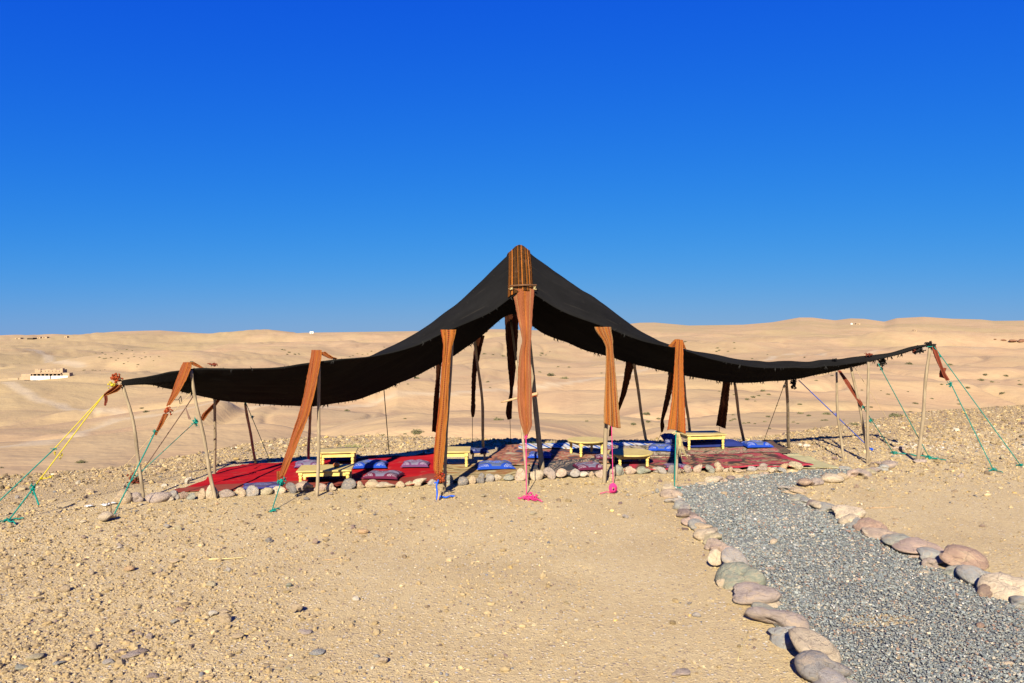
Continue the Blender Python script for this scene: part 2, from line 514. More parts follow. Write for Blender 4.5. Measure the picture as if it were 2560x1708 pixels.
def m_stripes(name, stops, dash=None, scale_n=5.0, gain=0.60, plain=True):
    """woven strip: stops are colours across its width; dash: (centre, half width, colour) of an embroidered seam"""
    t = NT(name, 0.95, 0.05, gain)
    uv = t.coord('UV')
    s = t.sep(uv)
    n = t.noise(t.mapping(uv, (3, 12, 1)), scale_n, 4, 0.65)
    u = t.math('ADD', s[0], t.math('MULTIPLY', t.math('SUBTRACT', n, 0.5), 0.05))
    c = t.ramp(u, stops, 'CONSTANT')
    if dash:
        for (ce, hw, colr, freq) in dash:
            band = t.math('LESS_THAN', t.math('ABSOLUTE', t.math('SUBTRACT', u, ce)), hw)
            d = t.math('GREATER_THAN', t.math('FRACT', t.math('MULTIPLY', s[1], freq)), 0.5)
            c = t.mix(t.math('MULTIPLY', band, d), c, colr)
    if plain: c = t.mix(0.32, c, (0.46, 0.15, 0.045))
    c = t.mix(t.ramp(n, [(0.33, 0.35), (0.48, 0.0)]), c, (0.26, 0.07, 0.02))
    fade = t.noise(t.mapping(uv, (2, 5, 1)), 2.0, 5, 0.7)
    c = t.mix(t.ramp(fade, [(0.52, 0.0), (0.70, 0.35)]), c, (0.46, 0.21, 0.10))
    c = t.mix(t.ramp(fade, [(0.28, 0.35), (0.40, 0.0)]), c, (0.20, 0.055, 0.02))
    t.color(c)
    crease = t.noise(t.mapping(uv, (7, 2.2, 1), (0, 0, 0.25)), 1.3, 3, 0.55, 0.6)
    t.bump(t.math('ADD', t.math('MULTIPLY', crease, 3.5), t.math('MULTIPLY', t.wave(uv, 60, 0, dirn='X'), 0.3)), 0.6, 0.02)
    return t.m

def m_rug(kind):
    t = NT('woven_rug_' + kind, 0.97, 0.05, 0.80 if kind == 'red' else 0.85)
    uv = t.coord('UV')
    s = t.sep(uv)
    n = t.noise(t.mapping(uv, (1.6, 4, 1)), 2.2, 5, 0.7, 0.4)
    n2 = t.noise(t.mapping(uv, (3.4, 1.7, 1)), 3.4, 1.2, 0.5, 0.8)
    if kind == 'red':
        c = t.ramp(n, [(0.30, (0.26, 0.006, 0.010)), (0.48, (0.44, 0.008, 0.013)), (0.62, (0.50, 0.016, 0.016)), (0.80, (0.40, 0.05, 0.05))])
        e = t.math('ADD', s[1], t.math('MULTIPLY', t.math('SUBTRACT', t.noise(uv, 4, 3), 0.5), 0.10))
        rust = t.ramp(n, [(0.3, (0.22, 0.035, 0.025)), (0.7, (0.34, 0.085, 0.055))])
        c = t.mix(t.ramp(e, [(0.215, 1.0), (0.235, 0.0)]), c, rust)
        c = t.mix(t.ramp(n2, [(0.68, 0.0), (0.8, 0.5)]), c, (0.50, 0.16, 0.12))
    elif kind == 'beige':
        w = t.wave(t.mapping(uv, (1, 1.1, 1), (0, 0, 0.2)), 0.75, 7, 2, 2.4, dirn='Y')
        c = t.ramp(w, [(0.0, (0.09, 0.06, 0.03)), (0.06, (0.42, 0.31, 0.14)), (0.35, (0.50, 0.40, 0.21)), (0.6, (0.36, 0.25, 0.10)), (0.8, (0.30, 0.13, 0.05)), (0.93, (0.46, 0.36, 0.19))])
        c = t.mix(t.ramp(n2, [(0.35, 0.4), (0.55, 0.0)]), c, (0.20, 0.14, 0.07))
    elif kind == 'multi':
        c = t.ramp(n2, [(0.28, (0.05, 0.05, 0.09)), (0.38, (0.12, 0.07, 0.06)), (0.46, (0.42, 0.13, 0.07)), (0.52, (0.33, 0.24, 0.13)), (0.58, (0.38, 0.07, 0.06)), (0.68, (0.48, 0.40, 0.25))])
        c = t.mix(t.ramp(n, [(0.4, 0.3), (0.6, 0.0)]), c, (0.22, 0.12, 0.08))
    elif kind == 'dark':
        v1 = t.noise(t.mapping(uv, (7, 2.4, 1)), 1.6, 1.3, 0.5, 1.6)
        c = t.ramp(v1, [(0.30, (0.05, 0.035, 0.03)), (0.46, (0.09, 0.06, 0.045)), (0.52, (0.42, 0.20, 0.10)), (0.58, (0.10, 0.07, 0.05)), (0.68, (0.40, 0.30, 0.17)), (0.75, (0.13, 0.05, 0.04))])
        c = t.mix(t.ramp(n2, [(0.5, 0.0), (0.62, 0.8)]), c, (0.36, 0.05, 0.07))
        edge = t.math('MINIMUM', t.math('MINIMUM', s[0], t.math('SUBTRACT', 1.0, s[0])), t.math('MINIMUM', s[1], t.math('SUBTRACT', 1.0, s[1])))
        c = t.mix(t.ramp(edge, [(0.035, 0.9), (0.06, 0.0)]), c, (0.42, 0.035, 0.06))
    elif kind == 'floral':
        v1 = t.noise(t.mapping(uv, (6, 2.2, 1)), 1.5, 1.3, 0.5, 1.8)
        c = t.ramp(v1, [(0.30, (0.07, 0.055, 0.045)), (0.45, (0.42, 0.33, 0.20)), (0.5, (0.10, 0.07, 0.05)), (0.56, (0.48, 0.33, 0.22)), (0.63, (0.26, 0.07, 0.06)), (0.72, (0.46, 0.38, 0.24))])
        c = t.mix(t.ramp(n2, [(0.54, 0.0), (0.66, 0.7)]), c, (0.42, 0.09, 0.09))
        edge = t.math('MINIMUM', t.math('MINIMUM', s[0], t.math('SUBTRACT', 1.0, s[0])), t.math('MINIMUM', s[1], t.math('SUBTRACT', 1.0, s[1])))
        c = t.mix(t.ramp(edge, [(0.07, 0.85), (0.10, 0.0)]), c, (0.09, 0.065, 0.04))
    elif kind == 'slate':
        w = t.wave(t.mapping(uv, (1.6, 0.8, 1), (0, 0, 0.7)), 1.4, 9, 3, 3.0)
        c = t.ramp(w, [(0.0, (0.05, 0.05, 0.055)), (0.5, (0.08, 0.075, 0.075)), (0.7, (0.38, 0.20, 0.12)), (0.85, (0.42, 0.35, 0.25)), (0.95, (0.07, 0.07, 0.07))])
    elif kind == 'olive':
        w = t.wave(t.mapping(uv, (1.6, 0.7, 1), (0, 0, -0.6)), 1.3, 8, 3, 3.0)
        c = t.ramp(w, [(0.0, (0.10, 0.08, 0.05)), (0.2, (0.38, 0.32, 0.20)), (0.5, (0.42, 0.34, 0.22)), (0.62, (0.14, 0.10, 0.07)), (0.75, (0.36, 0.22, 0.14)), (0.9, (0.45, 0.38, 0.26))])
    elif kind == 'blue_stripe':
        w = t.math('FRACT', t.math('ADD', t.math('MULTIPLY', s[0], 11.0), t.math('MULTIPLY', s[1], 0.8)))
        c = t.ramp(w, [(0.0, (0.62, 0.60, 0.55)), (0.28, (0.05, 0.14, 0.42)), (0.5, (0.62, 0.60, 0.55)), (0.66, (0.36, 0.26, 0.15)), (0.8, (0.58, 0.57, 0.54))], 'CONSTANT')
    else:  # straw
        w = t.wave(uv, 40, 0.6, 2, 3, dirn='Y')
        c = t.ramp(n, [(0.3, (0.42, 0.37, 0.19)), (0.7, (0.52, 0.46, 0.26))])
        c = t.mix(t.ramp(t.noise(t.mapping(uv, (1, 6, 1)), 2.5, 3, 0.6, 0.8), [(0.62, 0.0), (0.66, 0.8), (0.69, 0.0)]), c, (0.28, 0.22, 0.10))
        c = t.mix(t.ramp(w, [(0.0, 0.3), (0.3, 0.0)]), c, (0.36, 0.33, 0.17))
    c = t.mix(t.ramp(t.noise(uv, 9, 5, 0.7), [(0.58, 0.0), (0.78, 0.35)]), c, (0.46, 0.33, 0.19))
    t.color(c)
    t.bump(t.math('ADD', n, t.math('MULTIPLY', n2, 0.6)), 0.5, 0.012)
    return t.m

def m_cushion(name, base, mid, line):
    """printed bandana cloth: border rings, quarter rings at the corners, a paisley-like middle"""
    t = NT(name, 0.9, 0.15, 0.68)
    uv = t.coord('UV')
    s = t.sep(uv)
    au = t.math('ABSOLUTE', t.math('SUBTRACT', s[0], 0.5)); av = t.math('ABSOLUTE', t.math('SUBTRACT', s[1], 0.5))
    edge = t.math('MAXIMUM', au, av)
    qx, qy = t.math('SUBTRACT', 0.5, au), t.math('SUBTRACT', 0.5, av)
    rad = t.math('SQRT', t.math('ADD', t.math('MULTIPLY', qx, qx), t.math('MULTIPLY', qy, qy)))
    cen = t.math('SQRT', t.math('ADD', t.math('MULTIPLY', au, au), t.math('MULTIPLY', av, av)))
    n = t.noise(uv, 26, 2, 0.5, 1.5)
    pat = t.ramp(n, [(0.47, 0.0), (0.50, 1.0), (0.54, 1.0), (0.57, 0.0)])
    ring = t.ramp(t.math('FRACT', t.math('MULTIPLY', rad, 26.0)), [(0.0, 0.0), (0.45, 0.0), (0.5, 1.0), (0.9, 1.0)], 'CONSTANT')
    c = t.mix(t.ramp(rad, [(0.38, 0.0), (0.40, 1.0)]), base, mid)
    c = t.mix(t.math('MULTIPLY', ring, t.ramp(rad, [(0.20, 0.0), (0.21, 0.7), (0.32, 0.7), (0.33, 0.0)])), c, line)
    c = t.mix(t.ramp(cen, [(0.15, 1.0), (0.17, 0.0)]), c, base)
    inner = t.math('MAXIMUM', t.ramp(cen, [(0.23, 1.0), (0.24, 0.0)]), t.ramp(rad, [(0.19, 1.0), (0.20, 0.0)]))
    c = t.mix(t.math('MULTIPLY', t.math('MULTIPLY', pat, 0.7), inner), c, line)
    c = t.mix(t.ramp(edge, [(0.455, 0.0), (0.465, 1.0)]), c, base)
    t.color(c)
    t.bump(t.noise(uv, 6, 4, 0.6), 0.5, 0.03)
    return t.m

M = {}
M['ground'] = m_ground()
M['grit'] = m_vcol('scattered_grit', 0.95)
M['stone'] = m_stone()
M['roof'] = m_roof()
M['pole'] = m_wood('bleached_pole', (0.25, 0.18, 0.105), (0.44, 0.34, 0.21), (6, 6, 1.2), 0.85, 0.78)
M['yellow'] = m_wood('yellow_paint', (0.62, 0.43, 0.10), (0.76, 0.56, 0.17), (4, 4, 4), 0.55)
M['top'] = m_wood('weathered_yellow_top', (0.40, 0.29, 0.09), (0.58, 0.45, 0.16), (2, 16, 2), 0.6)
M['darkwood'] = m_wood('dark_rod', (0.07, 0.035, 0.015), (0.18, 0.08, 0.03), (10, 10, 10))
M['stick'] = m_wood('dry_stick', (0.34, 0.2, 0.1), (0.55, 0.36, 0.18), (10, 10, 10))
for nm, c in (('teal', (0.0, 0.20, 0.155)), ('yellowrope', (0.58, 0.45, 0.02)), ('pink', (0.58, 0.035, 0.17)), ('bluerope', (0.012, 0.09, 0.52)),
              ('brownrope', (0.20, 0.12, 0.09)), ('tanrope', (0.52, 0.38, 0.2)), ('blackrope', (0.02, 0.018, 0.016)), ('rust', (0.30, 0.05, 0.010)),
              ('darkred', (0.17, 0.034, 0.014)), ('metal', (0.16, 0.11, 0.07)), ('strawrope', (0.55, 0.43, 0.2)), ('hair', (0.012, 0.011, 0.010))):
    M[nm] = m_plain(nm + '_fibre', c, 0.85, 0.4, 60)
OR, DO, BK, RD, TN = (0.62, 0.20, 0.03), (0.40, 0.085, 0.018), (0.015, 0.012, 0.010), (0.50, 0.075, 0.02), (0.50, 0.30, 0.12)
M['band_peak'] = m_stripes('striped_peak_band', [(0, (0.20, 0.07, 0.012)), (0.10, BK), (0.14, OR), (0.20, BK), (0.24, (0.10, 0.045, 0.012)), (0.36, BK), (0.40, (0.30, 0.10, 0.012)), (0.45, (0.10, 0.045, 0.012)), (0.52, BK), (0.56, OR), (0.61, (0.10, 0.045, 0.012)), (0.70, BK), (0.74, (0.30, 0.10, 0.012)), (0.80, (0.09, 0.04, 0.012)), (0.86, OR), (0.90, BK), (0.94, (0.2, 0.07, 0.012))], plain=False)
M['band_center'] = m_stripes('faded_orange_cloth', [(0, (0.40, 0.15, 0.08)), (0.12, TN), (0.16, (0.42, 0.13, 0.06)), (0.34, (0.47, 0.14, 0.055)), (0.52, OR), (0.58, (0.50, 0.15, 0.05)), (0.66, (0.40, 0.13, 0.06)), (0.80, TN), (0.84, (0.36, 0.12, 0.07))])
M['band_a'] = m_stripes('orange_woven_strip', [(0, RD), (0.08, OR), (0.34, (0.60, 0.24, 0.06)), (0.42, RD), (0.58, (0.60, 0.24, 0.06)), (0.66, OR), (0.88, (0.45, 0.12, 0.03)), (0.93, (0.65, 0.26, 0.03))], [(0.5, 0.075, BK, 70)])
M['band_b'] = m_stripes('striped_orange_strip', [(0, TN), (0.10, OR), (0.22, (0.28, 0.10, 0.04)), (0.26, OR), (0.36, TN), (0.42, OR), (0.50, (0.28, 0.10, 0.04)), (0.54, TN), (0.60, OR), (0.72, TN), (0.78, RD), (0.86, TN)], [(0.24, 0.05, (0.22, 0.07, 0.03), 60), (0.50, 0.05, (0.22, 0.07, 0.03), 60), (0.80, 0.05, (0.22, 0.07, 0.03), 60)])
M['band_c'] = m_stripes('bright_orange_strip', [(0, RD), (0.05, OR), (0.16, (0.20, 0.11, 0.03)), (0.20, OR), (0.40, RD), (0.47, (0.5, 0.3, 0.16)), (0.53, RD), (0.58, OR), (0.80, RD), (0.83, OR), (0.94, RD)], [(0.5, 0.06, (0.05, 0.03, 0.02), 70)])
M['band_d'] = m_stripes('rust_orange_strip', [(0, DO), (0.1, (0.42, 0.12, 0.05)), (0.30, RD), (0.36, (0.46, 0.13, 0.04)), (0.55, OR), (0.63, DO), (0.70, (0.45, 0.12, 0.04)), (0.9, OR)])
M['band_shade'] = m_stripes('shade_darkened_strip', [(0, (0.06, 0.02, 0.01)), (0.3, (0.10, 0.03, 0.012)), (0.6, (0.05, 0.018, 0.01)), (0.8, (0.11, 0.035, 0.012))], plain=False)  # roof shade put into the colour of the back strips
for k in ('red', 'beige', 'multi', 'dark', 'floral', 'slate', 'olive', 'blue_stripe', 'straw'):
    M['rug_' + k] = m_rug(k)
M['cush_blue'] = m_cushion('blue_bandana', (0.012, 0.065, 0.46), (0.11, 0.14, 0.25), (0.50, 0.54, 0.64))
M['cush_plum'] = m_cushion('plum_bandana', (0.13, 0.012, 0.045), (0.19, 0.17, 0.25), (0.58, 0.52, 0.60))
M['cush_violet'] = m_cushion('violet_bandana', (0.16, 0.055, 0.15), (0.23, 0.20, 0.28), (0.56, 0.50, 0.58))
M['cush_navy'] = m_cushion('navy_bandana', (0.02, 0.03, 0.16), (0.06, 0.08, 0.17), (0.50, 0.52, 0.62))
M['cush_indigo'] = m_cushion('indigo_bandana', (0.03, 0.035, 0.22), (0.10, 0.07, 0.16), (0.58, 0.55, 0.66))
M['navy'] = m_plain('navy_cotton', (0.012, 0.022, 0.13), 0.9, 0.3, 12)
M['orange_glaze'] = m_plain('orange_glaze', (0.62, 0.17, 0.02), 0.35, 0.2, 20, 0.5)
M['dark_glaze'] = m_plain('dark_glaze', (0.08, 0.03, 0.015), 0.5, 0.2, 20, 0.4)
M['adobe'] = m_plain('adobe_wall', (0.42, 0.295, 0.18), 0.95, 0.25, 0.8)
M['whitewash'] = m_plain('whitewash', (0.78, 0.74, 0.66), 0.9, 0.1, 0.5)
M['hollow'] = m_plain('dark_opening', (0.06, 0.045, 0.03), 0.95, 0.2, 1.0)
M['paper'] = m_plain('white_paper', (0.62, 0.61, 0.6), 0.9, 0.1, 10)
M['redrock'] = m_plain('red_rock', (0.25, 0.12, 0.065), 0.95, 0.6, 1.2)

# ------------------------------------------------------------------ ground: one sheet from the camera to the skyline
def build_ground():
    rows = np.concatenate([[0.6], np.exp(np.linspace(math.log(1.2), math.log(6200), 560)), [7500, 9500]])
    dense = np.linspace(-43, 43, 620)
    rest = np.linspace(43, 317, 46)[1:-1]
    ang = np.radians(np.concatenate([dense, rest]))
    A, R = np.meshgrid(ang, rows)
    X, Y = R * np.sin(A), R * np.cos(A)
    Z = T(X, Y)
    n, m = X.shape
    idx = np.arange(n * m).reshape(n, m)
    nx = np.roll(idx, -1, axis=1)
    q = np.stack([idx[:-1], nx[:-1], nx[1:], idx[1:]], -1).reshape(-1, 4)[:, ::-1]
    V = np.stack([X, Y, Z], -1).reshape(-1, 3)
    c0 = len(V)
    V = np.concatenate([V, [[0, 0, 0.0]]])
    me = mesh_np('desert_ground', V, q.ravel(), 4, True)
    # plateau mask and dirt tracks as attributes
    yy = np.maximum(V[:, 1], 1.0)
    px = np.clip(1280 + FPX * V[:, 0] / yy, -900, 3600)
    s = V[:, 1] - np.interp(px, CREST_PX, CREST_D)
    plat = 1 - sstep(6, 26, s)
    wdt = np.interp(px, [1700, 2000, 2600], [1.6, 2.2, 5.0])
    stony = sstep(-1.25, -0.75, s / wdt) * (0.6 + 0.4 * sstep(1700, 2100, px)) * (1 - sstep(30, 60, s))
    tr = np.zeros(len(V))
    tracks = [([(20, 956), (68, 984), (102, 1003), (153, 1013), (221, 1023), (300, 1031)], 2.6),
              ([(70, 874), (95, 876), (119, 889), (153, 906), (200, 915)], 5),
              ([(-60, 1124), (0, 1118), (100, 1108), (199, 1080), (298, 1050), (431, 1032), (700, 1012), (982, 987), (1127, 985), (1223, 975), (1351, 967), (1446, 954), (1600, 927), (1700, 912)], 2.2),
              ([(1880, 902), (1934, 891), (2000, 888), (2060, 890)], 4),
              ([(2180, 880), (2330, 866), (2480, 872)], 4)]
    far = V[:, 1] > 25
    for pts, wd in tracks:
        W = np.array([far_hit(*p)[:2] for p in pts])
        for a, b in zip(W[:-1], W[1:]):
            if np.linalg.norm(b - a) > 400: continue
            d = b - a
            P = V[:, :2] - a
            tt = np.clip((P @ d) / (d @ d + 1e-9), 0, 1)
            dist = np.linalg.norm(P - tt[:, None] * d, axis=1)
            tr = np.maximum(tr, far * (1 - sstep(wd * 0.5, wd * 1.8, dist)))
    for nm, arr in (('plateau', plat), ('track', tr), ('stony', stony)):
        a = me.attributes.new(nm, 'FLOAT', 'POINT')
        a.data.foreach_set('value', arr.astype(np.float32))
    o = link('ground', me, M['ground'])
    tag(o, 'pale tan desert ground running out to rolling hills', kind='structure')
build_ground()

# ------------------------------------------------------------------ gravel path
PATH_PX = [(2190, 1900), (2110, 1760), (2030, 1680), (1985, 1630), (1930, 1560), (1880, 1500), (1850, 1430), (1815, 1390), (1770, 1340), (1735, 1300), (1710, 1262), (1690, 1240), (1660, 1222),
           (1740, 1214), (1800, 1202), (1870, 1192), (1920, 1187), (1985, 1183), (2010, 1176), (2110, 1174), (2175, 1182), (2150, 1190), (2080, 1196), (2010, 1208), (1962, 1225), (1990, 1242), (2040, 1262), (2090, 1288), (2150, 1325), (2220, 1356), (2290, 1398), (2370, 1432), (2440, 1468), (2530, 1515), (2640, 1570), (2850, 1680), (3050, 1820)]
PATH = np.array([gnd(*p)[:2] for p in PATH_PX])

def in_poly(x, y, P):
    ins = np.zeros(len(x), bool)
    j = len(P) - 1
    for i in range(len(P)):
        xi, yi = P[i]; xj, yj = P[j]
        c = ((yi > y) != (yj > y)) & (x < (xj - xi) * (y - yi) / (yj - yi + 1e-12) + xi)
        ins ^= c
        j = i
    return ins

def build_path():
    from mathutils.geometry import tessellate_polygon
    tris = tessellate_polygon([[Vector((p[0], p[1], 0)) for p in PATH]])
    V = [(p[0], p[1], Tz(*p) + 0.012) for p in PATH]
    me = bpy.data.meshes.new('gravel_path')
    me.from_pydata(V, [], [t if (Vector(V[t[1]]) - Vector(V[t[0]])).cross(Vector(V[t[2]]) - Vector(V[t[0]])).z > 0 else t[::-1] for t in tris])
    me.update()
    t = NT('path_bed', 0.95, 0.1)
    co = t.coord('Object')
    vc = t.sep(t.voro(co, 55, out='Color'))
    c = t.ramp(vc[0], [(0.0, (0.15, 0.16, 0.155)), (0.4, (0.22, 0.23, 0.21)), (0.7, (0.30, 0.285, 0.235)), (1.0, (0.40, 0.32, 0.21))])
    t.color(c)
    t.bump(t.voro(co, 55), 0.8, 0.03)
    tag(link('gravel_path', me, t.m), 'grey gravel path bed curving up to the tent', kind='structure')
build_path()

CUBE_V = np.array([[-1, -1, -1], [1, -1, -1], [1, 1, -1], [-1, 1, -1], [-1, -1, 1], [1, -1, 1], [1, 1, 1], [-1, 1, 1]], float) * 0.62
CUBE_F = np.array([[0, 3, 2], [0, 2, 1], [4, 5, 6], [4, 6, 7], [0, 1, 5], [0, 5, 4], [1, 2, 6], [1, 6, 5], [2, 3, 7], [2, 7, 6], [3, 0, 4], [3, 4, 7]])
OCT_V = np.array([[1, 0, 0], [-1, 0, 0], [0, 1, 0], [0, -1, 0], [0, 0, 1], [0, 0, -1]], float)
OCT_F = np.array([[0, 2, 4], [2, 1, 4], [1, 3, 4], [3, 0, 4], [2, 0, 5], [1, 2, 5], [3, 1, 5], [0, 3, 5]])
_g = (1 + 5 ** .5) / 2
ICO_V = np.array([[-1, _g, 0], [1, _g, 0], [-1, -_g, 0], [1, -_g, 0], [0, -1, _g], [0, 1, _g], [0, -1, -_g], [0, 1, -_g], [_g, 0, -1], [_g, 0, 1], [-_g, 0, -1], [-_g, 0, 1]]) / math.hypot(1, _g)
ICO_F = np.array([[0, 11, 5], [0, 5, 1], [0, 1, 7], [0, 7, 10], [0, 10, 11], [1, 5, 9], [5, 11, 4], [11, 10, 2], [10, 7, 6], [7, 1, 8], [3, 9, 4], [3, 4, 2], [3, 2, 6], [3, 6, 8], [3, 8, 9], [4, 9, 5], [2, 4, 11], [6, 2, 10], [8, 6, 7], [9, 8, 1]])

def scatter(name, pos, size, cols, tv, tf, flat=(0.35, 0.8), jit=0.35, sink=0.3, tilt=0.5, mat=None, smooth=False):
    """one mesh of many small stones"""
    N, k = len(pos), len(tv)
    V = tv[None] * (1 + jit * (RNG.random((N, k, 1)) - 0.5) * 2) + 0.12 * jit * RNG.standard_normal((N, k, 3))
    asp = np.stack([0.75 + 0.5 * RNG.random(N), 0.6 + 0.35 * RNG.random(N), RNG.uniform(flat[0], flat[1], N)], -1)
    V = V * (asp * size[:, None])[:, None, :]
    tx = tilt * RNG.standard_normal(N); tz = RNG.random(N) * 2 * math.pi
    c, s_ = np.cos(tx)[:, None], np.sin(tx)[:, None]
    y, z = V[..., 1] * c - V[..., 2] * s_, V[..., 1] * s_ + V[..., 2] * c
    V = np.stack([V[..., 0], y, z], -1)
    c, s_ = np.cos(tz)[:, None], np.sin(tz)[:, None]
    V = np.stack([V[..., 0] * c - V[..., 1] * s_, V[..., 0] * s_ + V[..., 1] * c, V[..., 2]], -1)
    base = pos.copy()
    base[:, 2] += size * asp[:, 2] * (0.6 - sink)
    V = (V + base[:, None, :]).reshape(-1, 3)
    F = (tf[None] + (np.arange(N) * k)[:, None, None]).reshape(-1)
    me = mesh_np(name, V, F, 3, smooth)
    a = me.color_attributes.new('col', 'FLOAT_COLOR', 'POINT')
    C4 = np.ones((N * k, 4), np.float32)
    C4[:, :3] = np.repeat(cols, k, axis=0)
    a.data.foreach_set('color', C4.ravel())
    o = link(name, me, mat or M['grit'])
    return o

def pick(pal, N, var=0.15, k=1.0):
    P = np.array([p[:3] for p in pal]) * k; w = np.array([p[3] for p in pal], float); w /= w.sum()
    c = P[RNG.choice(len(P), N, p=w)]
    return np.clip(c * (1 + var * RNG.standard_normal((N, 1))), 0.02, 0.85)

GRAVEL_PAL = [(0.215, 0.235, 0.225, 5), (0.27, 0.285, 0.26, 4), (0.155, 0.17, 0.17, 2.6), (0.34, 0.335, 0.28, 2), (0.50, 0.42, 0.30, 1.3), (0.32, 0.20, 0.14, 0.8), (0.55, 0.52, 0.46, 0.5)]
SAND_PAL = [(0.49, 0.355, 0.175, 6), (0.42, 0.30, 0.145, 5), (0.55, 0.42, 0.23, 2.5), (0.30, 0.215, 0.13, 2.2), (0.22, 0.15, 0.12, 1.2), (0.18, 0.17, 0.165, 0.8), (0.64, 0.54, 0.38, 0.35), (0.60, 0.40, 0.14, 0.5)]

def build_scatter():
    # path chips: even over the path, more where it is near
    N = 300000
    D = 3.1 * (11.8 / 3.1) ** (RNG.random(N) ** 0.92)
    X = RNG.uniform(-0.3, 1.1, N) * D
    ok = in_poly(X, D, PATH)
    X, D = X[ok], D[ok]
    keep = RNG.random(len(X)) < 0.86 + 0.25 * vnoise(X * 1.6, D * 1.3, 44)
    X, D = X[keep], D[keep]
    sz = np.clip(0.0074 * np.exp(0.34 * RNG.standard_normal(len(X))), 0.0045, 0.022) * np.clip(D / 6.0, 0.85, 1.35)
    pos = np.stack([X, D, T(X, D) + 0.013 + 0.006 * RNG.random(len(X))], -1)
    tag(scatter('path_gravel', pos, sz, pick(GRAVEL_PAL, len(X), 0.11, 0.90), CUBE_V, CUBE_F, (0.3, 0.7), 0.5, 0.1, 0.6), 'loose blue-grey gravel chips covering the curving path', 'gravel', kind='stuff')
    rug = np.array([gnd(*p)[:2] for p in [(405, 1240), (1090, 1212), (1480, 1196), (2040, 1176), (1985, 1136), (1925, 1108), (1260, 1114), (1086, 1132), (620, 1158), (540, 1172)]])
    # grit on the sand
    def place(n, dmin, dmax, pw=1.0):
        d = dmin * (dmax / dmin) ** (RNG.random(n) ** pw)
        x = RNG.uniform(-0.85, 0.85, n) * d
        px = 1280 + FPX * x / d
        dc = np.interp(px, CREST_PX, CREST_D)
        py = HOR + CAM_H * FPX / d
        dens = 0.30 + 0.75 * (1 - sstep(300, 1150, px)) * sstep(1180, 1500, py) + 0.9 * sstep(9.5, 11.5, d) + 0.25 * vnoise(x * 0.8, d * 0.5, 41)
        dens = dens - 0.12 * (sstep(1050, 1250, px) * (1 - sstep(1600, 1700, px)) * (1 - sstep(8.5, 9.5, d)))
        ok = (d < dc + 2.5) & (RNG.random(n) < dens) & ~in_poly(x, d, PATH) & ~in_poly(x, d, rug)
        return x[ok], d[ok]
    x, d = place(150000, 3.3, 21, 1.0)
    sz = np.clip(0.0072 * np.exp(0.40 * RNG.standard_normal(len(x))), 0.003, 0.022) * np.clip(d / 6.5, 0.75, 2.0)
    pos = np.stack([x, d, T(x, d)], -1)
    tag(scatter('sand_grit', pos, sz, pick(SAND_PAL, len(x), 0.15, 0.85), OCT_V, OCT_F, (0.35, 0.8), 0.4, 0.35), 'fine tan grit strewn over the sand', 'grit', kind='stuff')
    x, d = place(15000, 3.3, 21, 0.9)
    sz = np.clip(0.015 * np.exp(0.42 * RNG.standard_normal(len(x))), 0.009, 0.042) * np.clip(d / 8, 0.8, 1.7)
    pos = np.stack([x, d, T(x, d)], -1)
    tag(scatter('pebble_scatter', pos, sz, pick(SAND_PAL, len(x), 0.2, 0.76), ICO_V, ICO_F, (0.35, 0.8), 0.3, 0.25, 0.3, smooth=False), 'small mixed pebbles strewn over the sand and the stony brink', 'pebbles', kind='stuff')
    x, d = place(34000, 3.3, 12, 0.8)
    near = RNG.random(len(x)) < 0.22 + 0.78 * (1 - sstep(200, 1300, 1280 + FPX * x / d))
    x, d = x[near], d[near]
    sz = np.clip(0.010 * np.exp(0.48 * RNG.standard_normal(len(x))), 0.006, 0.034)
    pos = np.stack([x, d, T(x, d)], -1)
    tag(scatter('soil_clods', pos, sz, pick([(0.47, 0.335, 0.165, 5), (0.42, 0.295, 0.145, 4), (0.51, 0.375, 0.195, 3), (0.30, 0.21, 0.12, 1)], len(x), 0.1, 0.78), ICO_V, ICO_F, (0.5, 0.85), 0.22, 0.3, 0.4), 'crumbled clods of the same tan soil', 'clods', kind='stuff')
    # stony brink of the plateau: bigger, paler rubble
    n = 9000
    px = np.where(RNG.random(n) < 0.55, RNG.uniform(1900, 2700, n), RNG.uniform(-150, 1750, n))
    dc = np.interp(px, CREST_PX, CREST_D)
    d0 = np.interp(px, [-150, 300, 700, 1100, 1700, 2000, 2200, 2700], [8.8, 10.2, 11.8, 12.9, 14.0, 12.8, 13.2, 13.6])
    d = d0 + (dc + 1.2 - d0) * RNG.random(n)
    x = (px - 1280) / FPX * d
    ok = ~in_poly(x, d, rug)
    x, d, px = x[ok], d[ok], px[ok]
    sz = np.clip(0.0155 * np.exp(0.5 * RNG.standard_normal(len(x))), 0.008, 0.06)
    pal = [(0.45, 0.325, 0.165, 5), (0.53, 0.405, 0.23, 2), (0.42, 0.29, 0.15, 4), (0.56, 0.38, 0.14, 1), (0.28, 0.19, 0.12, 1.6), (0.62, 0.52, 0.36, 0.4)]
    pos = np.stack([x, d, T(x, d)], -1)
    tag(scatter('brink_rubble', pos, sz, pick(pal, len(x), 0.18, 0.72), ICO_V, ICO_F, (0.4, 0.85), 0.35, 0.25, 0.3), 'tan broken rubble along the brink of the plateau', 'rubble', kind='stuff')
    # band of white limestone crumbs on the right
    n = 320
    px = RNG.uniform(2230, 2640, n); py = 1117 + 6 * RNG.standard_normal(n) - 0.012 * (px - 2300)
    d = CAM_H * FPX / (py - HOR); x = (px - 1280) / FPX * d
    pos = np.stack([x, d, T(x, d)], -1)
